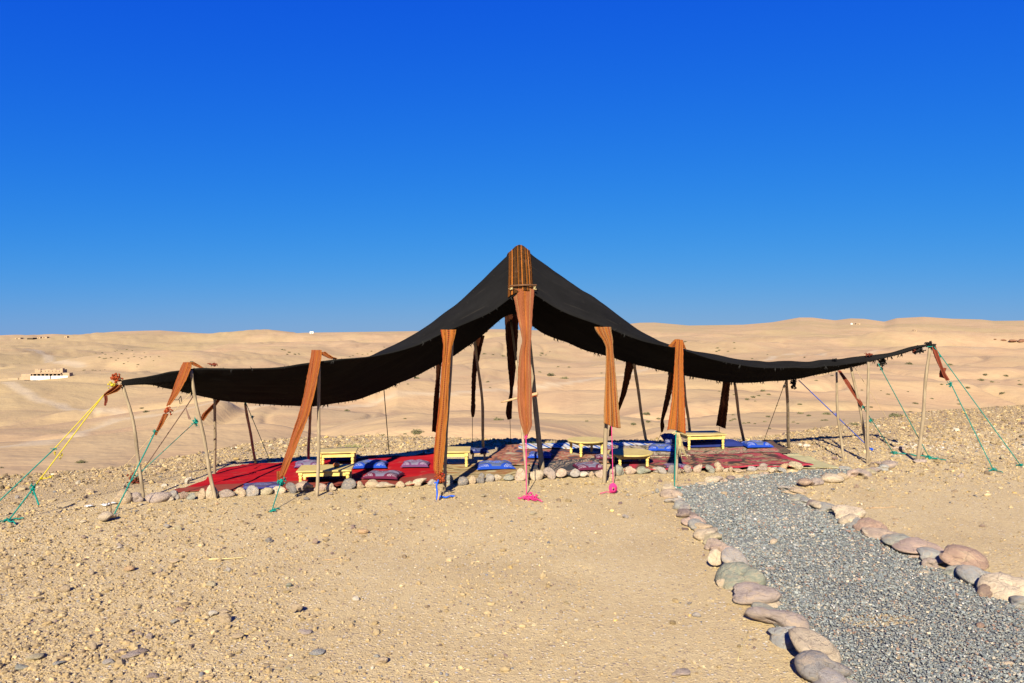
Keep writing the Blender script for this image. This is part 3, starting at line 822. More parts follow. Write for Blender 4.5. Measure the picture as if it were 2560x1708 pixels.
    tag(scatter('limestone_crumbs', pos, RNG.uniform(0.008, 0.028, n), pick([(0.52, 0.46, 0.36, 3), (0.46, 0.39, 0.29, 2), (0.42, 0.33, 0.20, 1)], n), ICO_V, ICO_F, (0.3, 0.6), 0.35, 0.3, 0.3), 'whitish limestone crumbs in a band beyond the guy ropes', 'rubble', kind='stuff')
build_scatter()

# ------------------------------------------------------------------ stones one can count
def stone_mesh(seed, sub=3, rough=0.16):
    import bmesh
    bm = bmesh.new()
    bmesh.ops.create_icosphere(bm, subdivisions=sub, radius=1.0)
    V = np.array([v.co[:] for v in bm.verts])
    r = np.random.default_rng(seed)
    d = np.zeros(len(V))
    for k in range(7):                       # a few soft facets and bulges
        n = r.standard_normal(3); n /= np.linalg.norm(n)
        dd = V @ n
        lim = r.uniform(0.45, 0.8)
        d -= np.maximum(dd - lim, 0) * r.uniform(0.7, 1.15)
    for k in range(4):
        n = r.standard_normal(3); n /= np.linalg.norm(n)
        d += rough * 0.5 * np.sin(2.2 * (V @ n) + r.uniform(0, 6))
    d += rough * 0.12 * fbm(V[:, 0] * 4 + seed, V[:, 1] * 4 + V[:, 2] * 3, seed, 3)
    d += 0.035 * np.abs(fbm(V[:, 0] * 2.3 + seed, V[:, 1] * 2.3 - V[:, 2] * 1.9, seed + 5, 3))
    V = V * (1 + d)[:, None]
    V = V / np.abs(V).max(axis=0)            # unit box, so that scale gives the size
    for v, p in zip(bm.verts, V): v.co = p
    for f in bm.faces: f.smooth = True
    me = bpy.data.meshes.new('stone')
    bm.to_mesh(me); bm.free()
    me.materials.append(M['stone'])
    return me
STONES = [stone_mesh(100 + k, 3, 0.14 + 0.05 * (k % 3)) for k in range(9)]
ANGULAR = [stone_mesh(300 + k, 2, 0.32) for k in range(6)]

COLS = {'tan': (0.47, 0.35, 0.215), 'cream': (0.54, 0.43, 0.29), 'pinktan': (0.46, 0.345, 0.25), 'pink': (0.46, 0.33, 0.25), 'mauve': (0.38, 0.30, 0.245),
        'grey': (0.36, 0.32, 0.275), 'darkgrey': (0.235, 0.215, 0.195), 'greengrey': (0.31, 0.305, 0.24), 'brown': (0.31, 0.215, 0.155), 'white': (0.62, 0.54, 0.42),
        'bluegrey': (0.33, 0.32, 0.28), 'orange': (0.50, 0.32, 0.165), 'green': (0.26, 0.27, 0.20), 'rust': (0.36, 0.235, 0.165), 'darkmauve': (0.26, 0.195, 0.165), 'olive': (0.40, 0.335, 0.205)}
CWORD = {'tan': 'tan', 'cream': 'cream', 'pinktan': 'pinkish tan', 'pink': 'pink', 'mauve': 'mauve brown', 'grey': 'warm grey', 'darkgrey': 'dark grey', 'greengrey': 'green-grey', 'brown': 'brown',
         'white': 'whitish', 'bluegrey': 'blue-grey', 'orange': 'orange tan', 'green': 'dull green', 'rust': 'rust red', 'darkmauve': 'dark purple-brown', 'olive': 'yellowish olive'}
NTH = ['first', 'second', 'third', 'fourth', 'fifth', 'sixth', 'seventh', 'eighth', 'ninth', 'tenth'] 
def nth(i):
    ones = ['', 'first', 'second', 'third', 'fourth', 'fifth', 'sixth', 'seventh', 'eighth', 'ninth', 'tenth', 'eleventh', 'twelfth', 'thirteenth', 'fourteenth', 'fifteenth', 'sixteenth', 'seventeenth', 'eighteenth', 'nineteenth']
    if i < 20: return ones[i]
    t = i // 10
    tens = {2: ('twentieth', 'twenty'), 3: ('thirtieth', 'thirty'), 4: ('fortieth', 'forty'), 5: ('fiftieth', 'fifty'), 6: ('sixtieth', 'sixty')}[t]
    return tens[0] if i % 10 == 0 else tens[1] + '-' + ones[i % 10]

def put_stone(cx, cy, w, h, col, label, group, meshes=STONES, name='border_stone', hf=0.62, deep=0.75):
    """stone whose picture is w x h photo pixels round (cx, cy)"""
    base = cy + h * 0.46
    g = gnd(cx, base)
    W = w * g.y / FPX
    slope = CAM_H / g.y
    W *= 1.13 if name == 'border_stone' else 1.0
    H = max(h * g.y / FPX - W * deep * slope * 0.40, h * g.y / FPX * 0.75) * (1.18 if name == 'border_stone' else 1.05)
    o = bpy.data.objects.new(name, random.choice(meshes))
    COL.objects.link(o)
    o.scale = (W / 2, W / 2 * deep * random.uniform(0.85, 1.15), H * hf)
    y = g.y + W * deep * 0.38
    x = (cx - 1280) / FPX * y
    o.location = (x, y, Tz(x, y) + H * hf * 0.72)
    o.rotation_euler = (random.uniform(-.10, .10), random.uniform(-.12, .12), random.choice((0, math.pi)) + random.uniform(-.3, .3))
    c = COLS[col]
    k = random.uniform(0.9, 1.12)
    o.color = (c[0] * k, c[1] * k, c[2] * k, 1)
    tag(o, label, 'stone', group)
    return o

def zf(o, q):
    return (o[0] + q[0] / o[2], o[1] + q[1] / o[2], q[2] / o[2], q[3] / o[2], q[4])
Z6, Z2, Z3, Z4, Z5, Z7, Z8 = (250, 1080, 4.7), (700, 1080, 5.875), (1080, 1080, 7.34), (1380, 1060, 6.91), (1660, 1060, 5.34), (1600, 1150, 2.448), (0, 1250, 2.35)
front = [zf(Z6, q) for q in [(275, 790, 175, 145, 'tan'), (440, 800, 180, 90, 'mauve'), (675, 785, 285, 115, 'mauve'), (800, 805, 135, 55, 'cream'), (885, 770, 120, 85, 'grey'), (995, 760, 95, 80, 'brown'), (1075, 772, 130, 65, 'greengrey'), (1195, 745, 120, 100, 'tan'), (1310, 725, 130, 135, 'cream'), (1480, 735, 195, 85, 'mauve'), (1650, 735, 120, 80, 'tan'), (1790, 715, 145, 105, 'grey'), (1945, 710, 155, 80, 'olive'), (2100, 695, 155, 75, 'cream'), (2240, 680, 125, 95, 'darkgrey')]]
front += [zf(Z2, q) for q in [(370, 835, 275, 130, 'pinktan'), (595, 835, 165, 85, 'pink'), (750, 835, 140, 95, 'cream'), (1010, 780, 220, 135, 'darkgrey'), (1180, 790, 115, 80, 'tan'), (1345, 770, 210, 105, 'tan'), (1560, 785, 275, 85, 'cream'), (1765, 770, 125, 80, 'tan'), (1900, 755, 120, 65, 'olive'), (2060, 745, 215, 95, 'cream'), (2240, 740, 130, 80, 'grey')]]
front += [zf(Z3, q) for q in [(330, 885, 160, 145, 'greengrey'), (545, 905, 210, 130, 'darkgrey'), (730, 885, 140, 125, 'tan'), (885, 865, 175, 145, 'darkgrey'), (1060, 855, 160, 110, 'grey'), (1215, 840, 140, 110, 'cream'), (1390, 855, 210, 90, 'greengrey'), (1625, 800, 210, 190, 'pinktan'), (1900, 800, 270, 175, 'cream'), (2145, 790, 220, 160, 'mauve'), (2360, 795, 220, 140, 'pinktan')]]
front += [zf(Z4, q) for q in [(385, 885, 190, 125, 'grey'), (575, 895, 190, 85, 'white'), (700, 900, 100, 90, 'tan'), (840, 870, 220, 130, 'pinktan'), (1020, 865, 150, 110, 'pinktan'), (1180, 830, 190, 140, 'greengrey'), (1370, 830, 190, 130, 'pinktan'), (1590, 830, 240, 115, 'green'), (1850, 820, 230, 110, 'grey'), (2060, 810, 150, 120, 'darkgrey'), (2225, 825, 120, 80, 'tan')]]
front += [zf(Z5, q) for q in [(330, 620, 135, 80, 'mauve'), (465, 615, 140, 85, 'pinktan'), (600, 620, 130, 80, 'greengrey'), (735, 600, 135, 100, 'tan'), (835, 630, 85, 45, 'cream'), (905, 620, 70, 50, 'tan'), (1020, 635, 180, 45, 'tan'), (1155, 610, 145, 60, 'grey'), (1305, 595, 160, 80, 'mauve'), (1405, 605, 60, 40, 'tan'), (1490, 590, 120, 45, 'greengrey'), (1460, 637, 100, 55, 'cream'), (1560, 628, 130, 50, 'bluegrey'), (1615, 592, 130, 80, 'orange'), (1740, 570, 190, 80, 'olive')]]
for i, (x, y, w, h, c) in enumerate(front):
    put_stone(x, y - h * .06, w * 1.04, h * 1.16, c, f'{CWORD[c]} rounded stone before the rugs, {nth(i + 1)} from the left end of the row', 'stones in a row before the rugs')
inner = [zf(Z5, q) for q in [(300, 825, 200, 40, 'tan'), (500, 812, 190, 50, 'cream'), (630, 762, 190, 85, 'cream'), (740, 752, 110, 75, 'mauve'), (830, 762, 100, 45, 'pinktan'), (910, 727, 145, 55, 'darkmauve'), (1010, 717, 125, 55, 'cream'), (1115, 717, 100, 40, 'brown'), (1200, 697, 160, 65, 'greengrey'), (1290, 687, 90, 40, 'grey'), (1330, 662, 130, 40, 'pink')]]
for i, (x, y, w, h, c) in enumerate(inner):
    put_stone(x, y, w, h, c, f'{CWORD[c]} stone edging the gravel bend on the tent side, {nth(i + 1)} from the left', 'stones on the tent side of the gravel bend')
left = [zf(Z7, q) for q in [(165, 175, 90, 45, 'cream'), (195, 213, 125, 55, 'pinktan'), (110, 195, 30, 25, 'bluegrey'), (205, 253, 110, 45, 'grey'), (235, 283, 105, 55, 'bluegrey'), (265, 308, 100, 40, 'grey'), (285, 335, 130, 50, 'darkmauve'), (328, 378, 150, 70, 'pink'), (365, 408, 130, 65, 'bluegrey'), (390, 428, 120, 50, 'tan'), (415, 468, 160, 80, 'cream'), (430, 495, 145, 70, 'olive'), (465, 530, 130, 60, 'pinktan'), (512, 560, 165, 90, 'pink'), (452, 622, 110, 105, 'cream'), (565, 635, 170, 130, 'grey'), (495, 757, 60, 60, 'cream'), (620, 742, 275, 160, 'green'), (690, 812, 180, 60, 'pinktan'), (693, 855, 262, 105, 'mauve'), (765, 893, 175, 62, 'cream'), (765, 945, 180, 60, 'greengrey'), (823, 992, 322, 140, 'mauve'), (880, 1080, 215, 90, 'bluegrey'), (940, 1122, 245, 115, 'bluegrey'), (1028, 1190, 305, 190, 'cream'), (1135, 1320, 335, 190, 'darkgrey'), (1190, 1400, 300, 110, 'grey')]]
for i, (x, y, w, h, c) in enumerate(left):
    put_stone(x, y, w, h, c, f'{CWORD[c]} stone edging the left side of the gravel path, {nth(i + 1)} from its far end', 'stones along the left edge of the gravel path', deep=0.95)
right = [zf(Z7, q) for q in [(905, 182, 100, 45, 'grey'), (948, 205, 130, 45, 'tan'), (970, 238, 110, 50, 'greengrey'), (1000, 258, 90, 40, 'bluegrey'), (1050, 272, 80, 50, 'darkmauve'), (1097, 285, 95, 52, 'cream'), (1152, 305, 130, 55, 'bluegrey'), (1255, 337, 158, 80, 'cream'), (1292, 378, 125, 85, 'cream'), (1322, 398, 110, 65, 'bluegrey'), (1410, 417, 172, 88, 'rust'), (1405, 457, 115, 42, 'cream'), (1500, 478, 195, 62, 'pinktan'), (1545, 502, 125, 52, 'bluegrey'), (1622, 525, 225, 82, 'greengrey'), (1705, 560, 255, 88, 'pink'), (1690, 602, 75, 38, 'pinktan'), (1768, 612, 150, 75, 'bluegrey'), (1790, 648, 90, 75, 'mauve'), (1952, 640, 262, 138, 'rust'), (1900, 698, 90, 50, 'green'), (1975, 703, 150, 70, 'greengrey'), (2090, 740, 225, 105, 'bluegrey'), (2125, 772, 150, 80, 'mauve'), (2125, 818, 110, 85, 'brown'), (2270, 812, 245, 165, 'cream'), (2325, 895, 110, 75, 'bluegrey')]]
for i, (x, y, w, h, c) in enumerate(right):
    put_stone(x, y, w * 1.12, h, c, f'{CWORD[c]} stone edging the right side of the gravel path, {nth(i + 1)} from its far end', 'stones along the right edge of the gravel path', deep=1.0)
upper = [zf(Z7, q) for q in [(1025, 150, 105, 48, 'brown'), (1082, 140, 95, 48, 'mauve'), (1160, 118, 145, 55, 'cream'), (1228, 105, 80, 40, 'tan'), (1290, 93, 95, 44, 'pink'), (1355, 85, 105, 40, 'mauve'), (1402, 75, 85, 38, 'olive'), (1442, 65, 80, 38, 'mauve'), (1482, 52, 85, 38, 'bluegrey'), (1540, 32, 130, 44, 'mauve'), (1452, 22, 70, 24, 'darkmauve'), (1255, 50, 70, 20, 'bluegrey')]]
for i, (x, y, w, h, c) in enumerate(upper):
    put_stone(x, y, w, h, c, f'{CWORD[c]} stone edging the far bend of the gravel path, {nth(i + 1)} from the bend', 'stones edging the far bend of the gravel path')

# loose stones lying about, as the photograph shows them
R_ = [(Z8, 640, 108, 108, 62, 'cream', 'big pale round stone beside the hooked iron peg', STONES),
      (Z8, 1740, 640, 75, 62, 'tan', 'tan block of stone lying alone on the sand below the middle strip', ANGULAR),
      (Z8, 1325, 700, 85, 70, 'tan', 'upright tan stone, front one of the pile of three', STONES),
      (Z8, 1320, 668, 80, 40, 'tan', 'flat tan stone lying behind the upright stone of the pile', STONES),
      (Z8, 1250, 675, 60, 36, 'white', 'whitish chip at the left end of the pile of three', ANGULAR),
      (Z8, 1045, 165, 50, 38, 'olive', 'egg-shaped yellowish pebble between the round stone and the rugs', STONES),
      (Z8, 980, 160, 42, 26, 'grey', 'grey-brown chip left of the egg-shaped yellowish pebble', ANGULAR),
      (Z8, 2140, 178, 75, 40, 'orange', 'jagged orange-yellow stone below the left rope stakes', ANGULAR),
      (Z8, 1575, 237, 50, 30, 'darkgrey', 'dark brown stone with a long shadow before the red rug', STONES),
      (Z8, 1855, 243, 38, 36, 'brown', 'small upright brown stone below the first tall pole', ANGULAR),
      (Z8, 755, 408, 68, 36, 'orange', 'oval orange pebble left of the long pale stick', STONES),
      (Z8, 1240, 495, 60, 36, 'olive', 'tilted olive pebble with a dark shadow', STONES),
      (Z8, 700, 262, 48, 30, 'mauve', 'mauve stone with a white chip beside it', STONES),
      (Z8, 700, 280, 34, 16, 'white', 'white chip leaning on the mauve stone', ANGULAR),
      (Z8, 485, 217, 42, 22, 'brown', 'brown chip with a shadow left of the mauve stone', ANGULAR),
      (Z8, 1335, 415, 48, 28, 'grey', 'grey chip under the tip of the long pale stick', ANGULAR),
      (Z8, 1040, 362, 72, 30, 'tan', 'long tan pebble left of the pale stick', STONES),
      (Z8, 530, 430, 45, 30, 'tan', 'pale tan stone on the stony left foreground', STONES),
      (Z8, 380, 525, 72, 44, 'tan', 'tan half-buried stone at the far left foreground', STONES),
      (Z8, 2090, 575, 55, 30, 'white', 'cream pebble lying alone on smooth sand', STONES),
      (Z8, 1785, 775, 100, 28, 'mauve', 'long flat mauve slab on the sand', ANGULAR),
      (Z8, 1400, 808, 78, 44, 'tan', 'tan wedge-shaped stone right of the slab heap', ANGULAR),
      (Z8, 1855, 907, 108, 24, 'bluegrey', 'flat blue-grey stone flush with the sand', STONES),
      (Z8, 2235, 945, 88, 48, 'tan', 'round tan stone at the bottom of the picture', STONES),
      (Z8, 2210, 915, 45, 20, 'bluegrey', 'blue-grey chip behind the round tan stone', STONES),
      (Z8, 540, 872, 64, 50, 'tan', 'tilted tan stone among rubble', ANGULAR),
      (Z8, 190, 942, 120, 34, 'olive', 'wide flat yellowish stone in the lower left corner', STONES),
      (Z8, 840, 895, 90, 34, 'darkmauve', 'dark purple-brown slab on top of the rubble heap', ANGULAR),
      (Z8, 790, 920, 140, 30, 'mauve', 'long mauve slab under the dark slab', ANGULAR),
      (Z8, 705, 897, 70, 22, 'darkmauve', 'purple-brown flat stone left of the slab heap', STONES),
      (Z8, 870, 812, 50, 40, 'mauve', 'mauve round stone above the slab heap', STONES),
      (Z8, 815, 798, 54, 30, 'pinktan', 'pinkish stone beside the mauve round stone', STONES),
      (Z8, 1025, 722, 44, 26, 'bluegrey', 'blue-grey chip with a sharp shadow', ANGULAR),
      (Z8, 645, 962, 78, 26, 'grey', 'flat grey stone below the tilted tan one', STONES),
      (Z8, 345, 972, 75, 24, 'bluegrey', 'flat slate stone right of the wide yellowish one', STONES),
      (Z8, 125, 990, 90, 28, 'greengrey', 'greenish flat stone in the lowest left corner', STONES),
      (Z8, 900, 1040, 75, 26, 'darkmauve', 'purple stone near the lower edge', STONES),
      (Z8, 1690, 500, 46, 26, 'green', 'small dark green-brown stone right of the olive pebble', STONES),
      (Z8, 1060, 648, 60, 28, 'rust', 'reddish chip with a black shadow left of the pile', ANGULAR),
      (Z8, 215, 590, 80, 26, 'tan', 'long tan stone sunk in the stony left foreground', STONES),
      (Z8, 1690, 995 + 0, 40, 20, 'olive', 'small olive pebble near the lower edge', STONES),
      (Z7, 240, 1320, 140, 40, 'mauve', 'flat mauve-brown stone before the left path edge', STONES),
      (Z7, 350, 952, 60, 34, 'grey', 'grey angular stone left of the path edge', ANGULAR),
      (Z7, 305, 880, 36, 18, 'darkgrey', 'small dark pebble left of the path edge', STONES),
      (Z7, 815, 505, 60, 40, 'cream', 'cream stone lying in the middle of the gravel', ANGULAR),
      (Z7, 510, 205, 50, 28, 'tan', 'tan chip lying on the far gravel', ANGULAR),
      (Z7, 790, 672, 70, 26, 'pinktan', 'pinkish flat stone on the gravel by the green stone', STONES),
      (Z7, 2080, 1030, 60, 44, 'rust', 'rust brown stone on the near gravel', ANGULAR),
      (Z7, 2250, 1255, 75, 36, 'cream', 'cream stone on the nearest gravel', ANGULAR),
      (Z7, 1600, 1225, 90, 26, 'tan', 'long tan stone on the near gravel', STONES),
      (Z7, 1735, 695, 80, 24, 'cream', 'pale flat stone at the right margin of the gravel', STONES),
      (Z7, 1425, 187, 44, 22, 'olive', 'yellowish pebble on the sand beyond the far path edge', STONES),
      (Z7, 1325, 160, 30, 28, 'brown', 'small brown stone on the sand just past the far bend', ANGULAR),
      (Z7, 1965, 95, 44, 32, 'pinktan', 'pinkish stone on bare sand before the teal rope stakes', ANGULAR),
      (Z7, 2090, 402, 40, 18, 'brown', 'low brown stone on the sand above the big rust stone', STONES),
      (Z7, 1710, 48 - 40, 90, 34, 'mauve', 'large mauve stone where teal ropes meet the ground', STONES),
      ((0, 1040, 5.226), 1165, 985, 145, 75, 'tan', 'tan boulder on the stony ground behind the yellow ropes', STONES),
      ((0, 1040, 5.226), 365, 1065, 100, 40, 'olive', 'yellowish stone behind the teal knot', STONES),
      ((0, 1040, 5.226), 215, 1063, 60, 55, 'grey', 'grey lump of stone left of the teal knot', ANGULAR),
      ((0, 1040, 5.226), 1630, 910, 60, 70, 'cream', 'cream upright stone behind the leftmost pole', STONES),
      ((0, 1040, 5.226), 1080, 1388, 95, 44, 'cream', 'cream stone left of the big pale round stone', STONES),
      ((0, 1040, 5.226), 1470, 1312, 36, 30, 'cream', 'small cream chip below the teal knot', ANGULAR),
      (Z6, 1030, 575, 75, 75, 'white', 'whitish stone at the torn corner of the red rug', STONES),
      (Z6, 1065, 540, 50, 40, 'white', 'smaller whitish stone behind the torn corner of the red rug', STONES),
      (Z6, 755, 620, 80, 34, 'white', 'flat whitish stone left of the red rug', STONES),
      (Z6, 2130, 120, 60, 42, 'cream', 'cream rock on the brink behind the slanting strip', STONES),
      (Z6, 1380, 848, 50, 34, 'orange', 'small orange-cream stone before the second pole', ANGULAR),
      (Z2, 745, 912, 95, 44, 'mauve', 'mauve stone before the row, by the tall pole', ANGULAR),
      (Z2, 395, 985, 100, 50, 'darkgrey', 'dark scorched stone by the foot of the tall pole', ANGULAR),
      (Z3, 2075, 255 - 0, 70, 36, 'darkgrey', 'dark stone in the shade behind the middle rugs', ANGULAR),
      (Z3, 1420, 285, 90, 60, 'grey', 'stone holding down the rug edge in the shade', ANGULAR),
      (Z3, 1185, 305, 70, 50, 'grey', 'smaller stone at the shaded rug edge', ANGULAR),
      (Z4, 1320, 980, 90, 44, 'cream', 'cream pebble on the sand before the round table', STONES),
      (Z4, 1440, 1005, 60, 28, 'brown', 'brown pebble beside the cream one before the round table', STONES),
      (Z4, 1310, 1225, 70, 44, 'grey', 'grey stone right of the pink rope coil', STONES),
      (Z4, 1750, 1195, 60, 44, 'grey', 'grey stone at the far left tip of the path edge', STONES),
      ((1050, 900, 3.615), 1030, 1392, 85, 34, 'olive', 'olive flat stone below the pink rope tangle', STONES),
      ((1050, 900, 3.615), 1850, 1420, 68, 34, 'grey', 'grey and white stone below the pink coil', STONES),
      ((1050, 900, 3.615), 735, 1245, 40, 20, 'mauve', 'mauve chip between the blue and the pink rope ends', STONES),
      ((1050, 900, 3.615), 580, 1228, 60, 26, 'olive', 'yellowish pebble right of the blue rope end', STONES),
      ((2000, 780, 3.336), 815, 1140, 95, 42, 'pinktan', 'large pinkish boulder where the teal ropes are staked', STONES),
      ((2000, 780, 3.336), 1690, 1212, 46, 40, 'olive', 'cream round stone between the two right-hand stakes', STONES),
      ((2000, 780, 3.336), 1345, 1365, 56, 42, 'mauve', 'angular mauve stone left of the teal stake', ANGULAR),
      ((2000, 780, 3.336), 50, 1117, 80, 30, 'white', 'pale flat rock on the brink by the back pole', STONES),
      ((2000, 780, 3.336), 605, 1490, 60, 28, 'olive', 'olive pebble on the sand right of the gravel bend', STONES)]
for (z, cx, cy, w, h, c, lab, ms) in R_:
    q = zf(z, (cx, cy, w, h, c))
    put_stone(*q[:4], c, lab, 'loose stones on the sand', ms, 'loose_stone', 0.6)

# ------------------------------------------------------------------ rugs
def rug(name, corners, mat, lift, label, n=50, m=26, wob=0.02, fold=0.012, seed=0, group='rugs under the tent'):
    P = [gnd(*c)[:2] for c in corners]     # front left, front right, back right, back left
    P = [np.array(p) for p in P]
    b, a = np.meshgrid(np.linspace(0, 1, n), np.linspace(0, 1, m))
    a3, b3 = a[..., None], b[..., None]
    XY = (P[0] * (1 - b3) + P[1] * b3) * (1 - a3) + (P[3] * (1 - b3) + P[2] * b3) * a3
    x, y = XY[..., 0], XY[..., 1]
    e = np.minimum(np.minimum(a, 1 - a), np.minimum(b, 1 - b))
    ed = 1 - sstep(0, 0.12, e)
    x = x + ed * wob * vnoise(a * 9 + seed, b * 14, 51 + seed)
    y = y + ed * wob * 1.5 * vnoise(a * 9 + 5, b * 17 + seed, 57 + seed)
    z = T(x, y) + lift + fold * np.maximum(0, fbm(x * 1.7, y * 2.6, 61 + seed, 3)) * (0.5 + ed) + 0.004
    return tag(sheet(name, np.stack([x, y, z], -1), mat, uv=np.stack([b, a], -1), thick=0.008), label, 'rug', group)

rug('rug', [(409, 1236), (1112, 1209), (1100, 1137), (604, 1163)], M['rug_red'], 0.014, 'big red rug with a rust band along its front edge', 70, 40, 0.09, 0.022, 1)
rug('rug', [(1100, 1207), (1332, 1198), (1318, 1160), (1102, 1166)], M['rug_beige'], 0.020, 'yellowish beige rug with wavy brown lines behind the middle stones', seed=2)
rug('rug', [(1190, 1174), (1580, 1160), (1566, 1112), (1262, 1117)], M['rug_multi'], 0.030, 'faded brick-red flecked rug in the middle under the round tables', seed=3, fold=0.02)
rug('rug', [(1330, 1197), (1492, 1190), (1500, 1152), (1322, 1162)], M['rug_slate'], 0.036, 'slate grey rug with orange scrolls before the mauve cushion', seed=4)
rug('rug', [(1298, 1129), (1645, 1124), (1634, 1109), (1298, 1116)], M['rug_blue_stripe'], 0.044, 'blue and white striped rug along the shaded back edge', seed=5, fold=0.02)
rug('rug', [(1520, 1156), (1724, 1150), (1706, 1119), (1526, 1121)], M['rug_olive'], 0.049, 'olive and cream zigzag rug behind the near round table', seed=6)
rug('rug', [(1640, 1152), (1982, 1137), (1924, 1109), (1676, 1121)], M['rug_floral'], 0.040, 'dark flowered carpet under the right-hand table', seed=7)
rug('rug', [(1560, 1186), (2034, 1172), (1944, 1140), (1604, 1148)], M['rug_dark'], 0.052, 'black and crimson carpet reaching the gravel', seed=8, fold=0.025)
rug('straw_mat', [(1992, 1173), (2100, 1172), (1996, 1138), (1938, 1142)], M['rug_straw'], 0.012, 'pale straw-green mat at the right end of the rugs', seed=9, fold=0.02)

# ------------------------------------------------------------------ tent
E1, E2 = np.array([0.9735, 0.2288]), np.array([-0.2288, 0.9735])
tent = empty('tent', (0, 0, 0))
tag(tent, 'open black goat-hair tent with orange strips on wooden poles', 'tent')
FD_PX, FD = [305, 478, 795, 1135, 1300, 1525, 1695, 1920, 2171, 2330], [9.15, 9.08, 9.22, 9.67, 9.92, 10.08, 10.3, 10.95, 11.56, 11.7]
BD_PX, BD = [305, 400, 497, 613, 775, 890, 1046, 1208, 1300, 1460, 1600, 1700, 1880, 1967, 2091, 2150, 2330], [9.15, 9.55, 10.0, 10.4, 10.6, 10.7, 11.15, 11.75, 12.0, 11.85, 11.5, 11.5, 11.72, 11.8, 11.85, 11.85, 11.7]
F_PTS = [(305, 950), (381, 943), (448, 926), (497, 920), (600, 921), (696, 917), (775, 908), (842, 897), (919, 893), (998, 877), (1060, 855), (1140, 817), (1190, 800), (1223, 784), (1260, 757), (1282, 735), (1310, 722), (1336, 733), (1365, 757), (1398, 778), (1440, 795), (1488, 811), (1529, 825), (1599, 851), (1680, 872), (1760, 893), (1824, 908), (1920, 921), (2010, 921), (2098, 916), (2171, 903), (2276, 876), (2326, 860)]
B_PTS = [(305, 950), (431, 969), (497, 987), (613, 1006), (700, 1012), (778, 1015), (804, 1014), (887, 1002), (960, 975), (1046, 935), (1104, 903), (1127, 892), (1188, 851), (1223, 822), (1258, 790), (1296, 778), (1331, 815), (1360, 836), (1414, 852), (1462, 875), (1510, 884), (1542, 894), (1599, 913), (1646, 924), (1682, 930), (1742, 942), (1810, 951.6), (1879, 954), (1961, 950), (2002, 947), (2098, 926), (2150, 912), (2210, 891), (2279, 876), (2326, 860)]
R_PTS = [(700, 930), (800, 910), (870, 896), (919, 890), (951, 879), (1002, 855), (1070, 812), (1143, 758), (1210, 697), (1274, 634), (1286, 620), (1297, 613), (1310, 620), (1325, 633), (1400, 684), (1478, 739), (1540, 785), (1599, 825), (1668, 861), (1740, 880), (1824, 894), (1920, 904), (2020, 905), (2098, 900), (2159, 888), (2210, 882), (2276, 867), (2326, 858)]

def edge_udz(pts, dfun):
    out = []
    for (px, py) in pts:
        p = at(px, py, dfun(px))
        out.append((p.x * E1[0] + p.y * E1[1], p.x * E2[0] + p.y * E2[1], p.z))
    return np.array(out)
fD = lambda p: float(np.interp(p, FD_PX, FD))
bD = lambda p: float(np.interp(p, BD_PX, BD))
rFr = lambda p: float(np.interp(p, [900, 1100, 1297, 1500, 1700], [0.25, 0.28, 0.42, 0.28, 0.22]))
rD = lambda p: fD(p) + rFr(p) * (bD(p) - fD(p))
Fe, Be, Re = edge_udz(F_PTS, fD), edge_udz(B_PTS, bD), edge_udz(R_PTS, rD)
NU, NV = 240, 40
u0, u1 = max(Fe[0, 0], Be[0, 0]), min(Fe[-1, 0], Be[-1, 0])
US = np.linspace(u0, u1, NU)
def ed(e, k, col): 
    a = np.interp(US, e[:, 0], e[:, col])
    w = smooth1(a, k)
    w[0], w[-1] = a[0], a[-1]
    return w
dF, zF, dB, zB = ed(Fe, 3, 1), ed(Fe, 2, 2), ed(Be, 3, 1), ed(Be, 2, 2)
dB = np.maximum(dB, dF + 0.02)
zR = ed(Re, 1, 2)
VR = np.interp(US, Re[:, 0], [rFr(p[0]) for p in R_PTS])
chord = zF + VR * (zB - zF)
hR = zR - chord
left_fade = sstep(Re[1, 0], Re[4, 0], US)
hR = hR * left_fade + (1 - left_fade) * (0.02 - 0.08)
vv = np.linspace(0, 1, NV)
def roof_xyz(ui, v):
    vr = VR[ui]
    t = np.where(v < vr, (v - vr) / vr, (v - vr) / (1 - vr))
    t = (np.sqrt(t * t + 0.006) - math.sqrt(0.006)) / (math.sqrt(1.006) - math.sqrt(0.006))
    d = dF[ui] + (dB[ui] - dF[ui]) * v
    z = zF[ui] + (zB[ui] - zF[ui]) * v + hR[ui] * (1 - t ** 1.12)
    return US[ui], d, z
G = np.zeros((NV, NU, 3))
for i in range(NU):
    u, d, z = roof_xyz(i, vv)
    zz = z + 0.016 * fbm(np.full(NV, US[i] * 1.3), d * 1.6, 71, 3) + 0.007 * fbm(np.full(NV, US[i] * 0.9), d * 7.0, 73, 3)
    G[:, i, 0] = u * E1[0] + d * E2[0]; G[:, i, 1] = u * E1[1] + d * E2[1]; G[:, i, 2] = zz
UVr = np.stack(np.meshgrid(np.linspace(0, 3, NU), np.linspace(0, 1, NV)), -1)
roof = sheet('roof_cloth', G, M['roof'], tent, UVr, 0.012)
tag(roof, 'sagging black woven roof cloth')

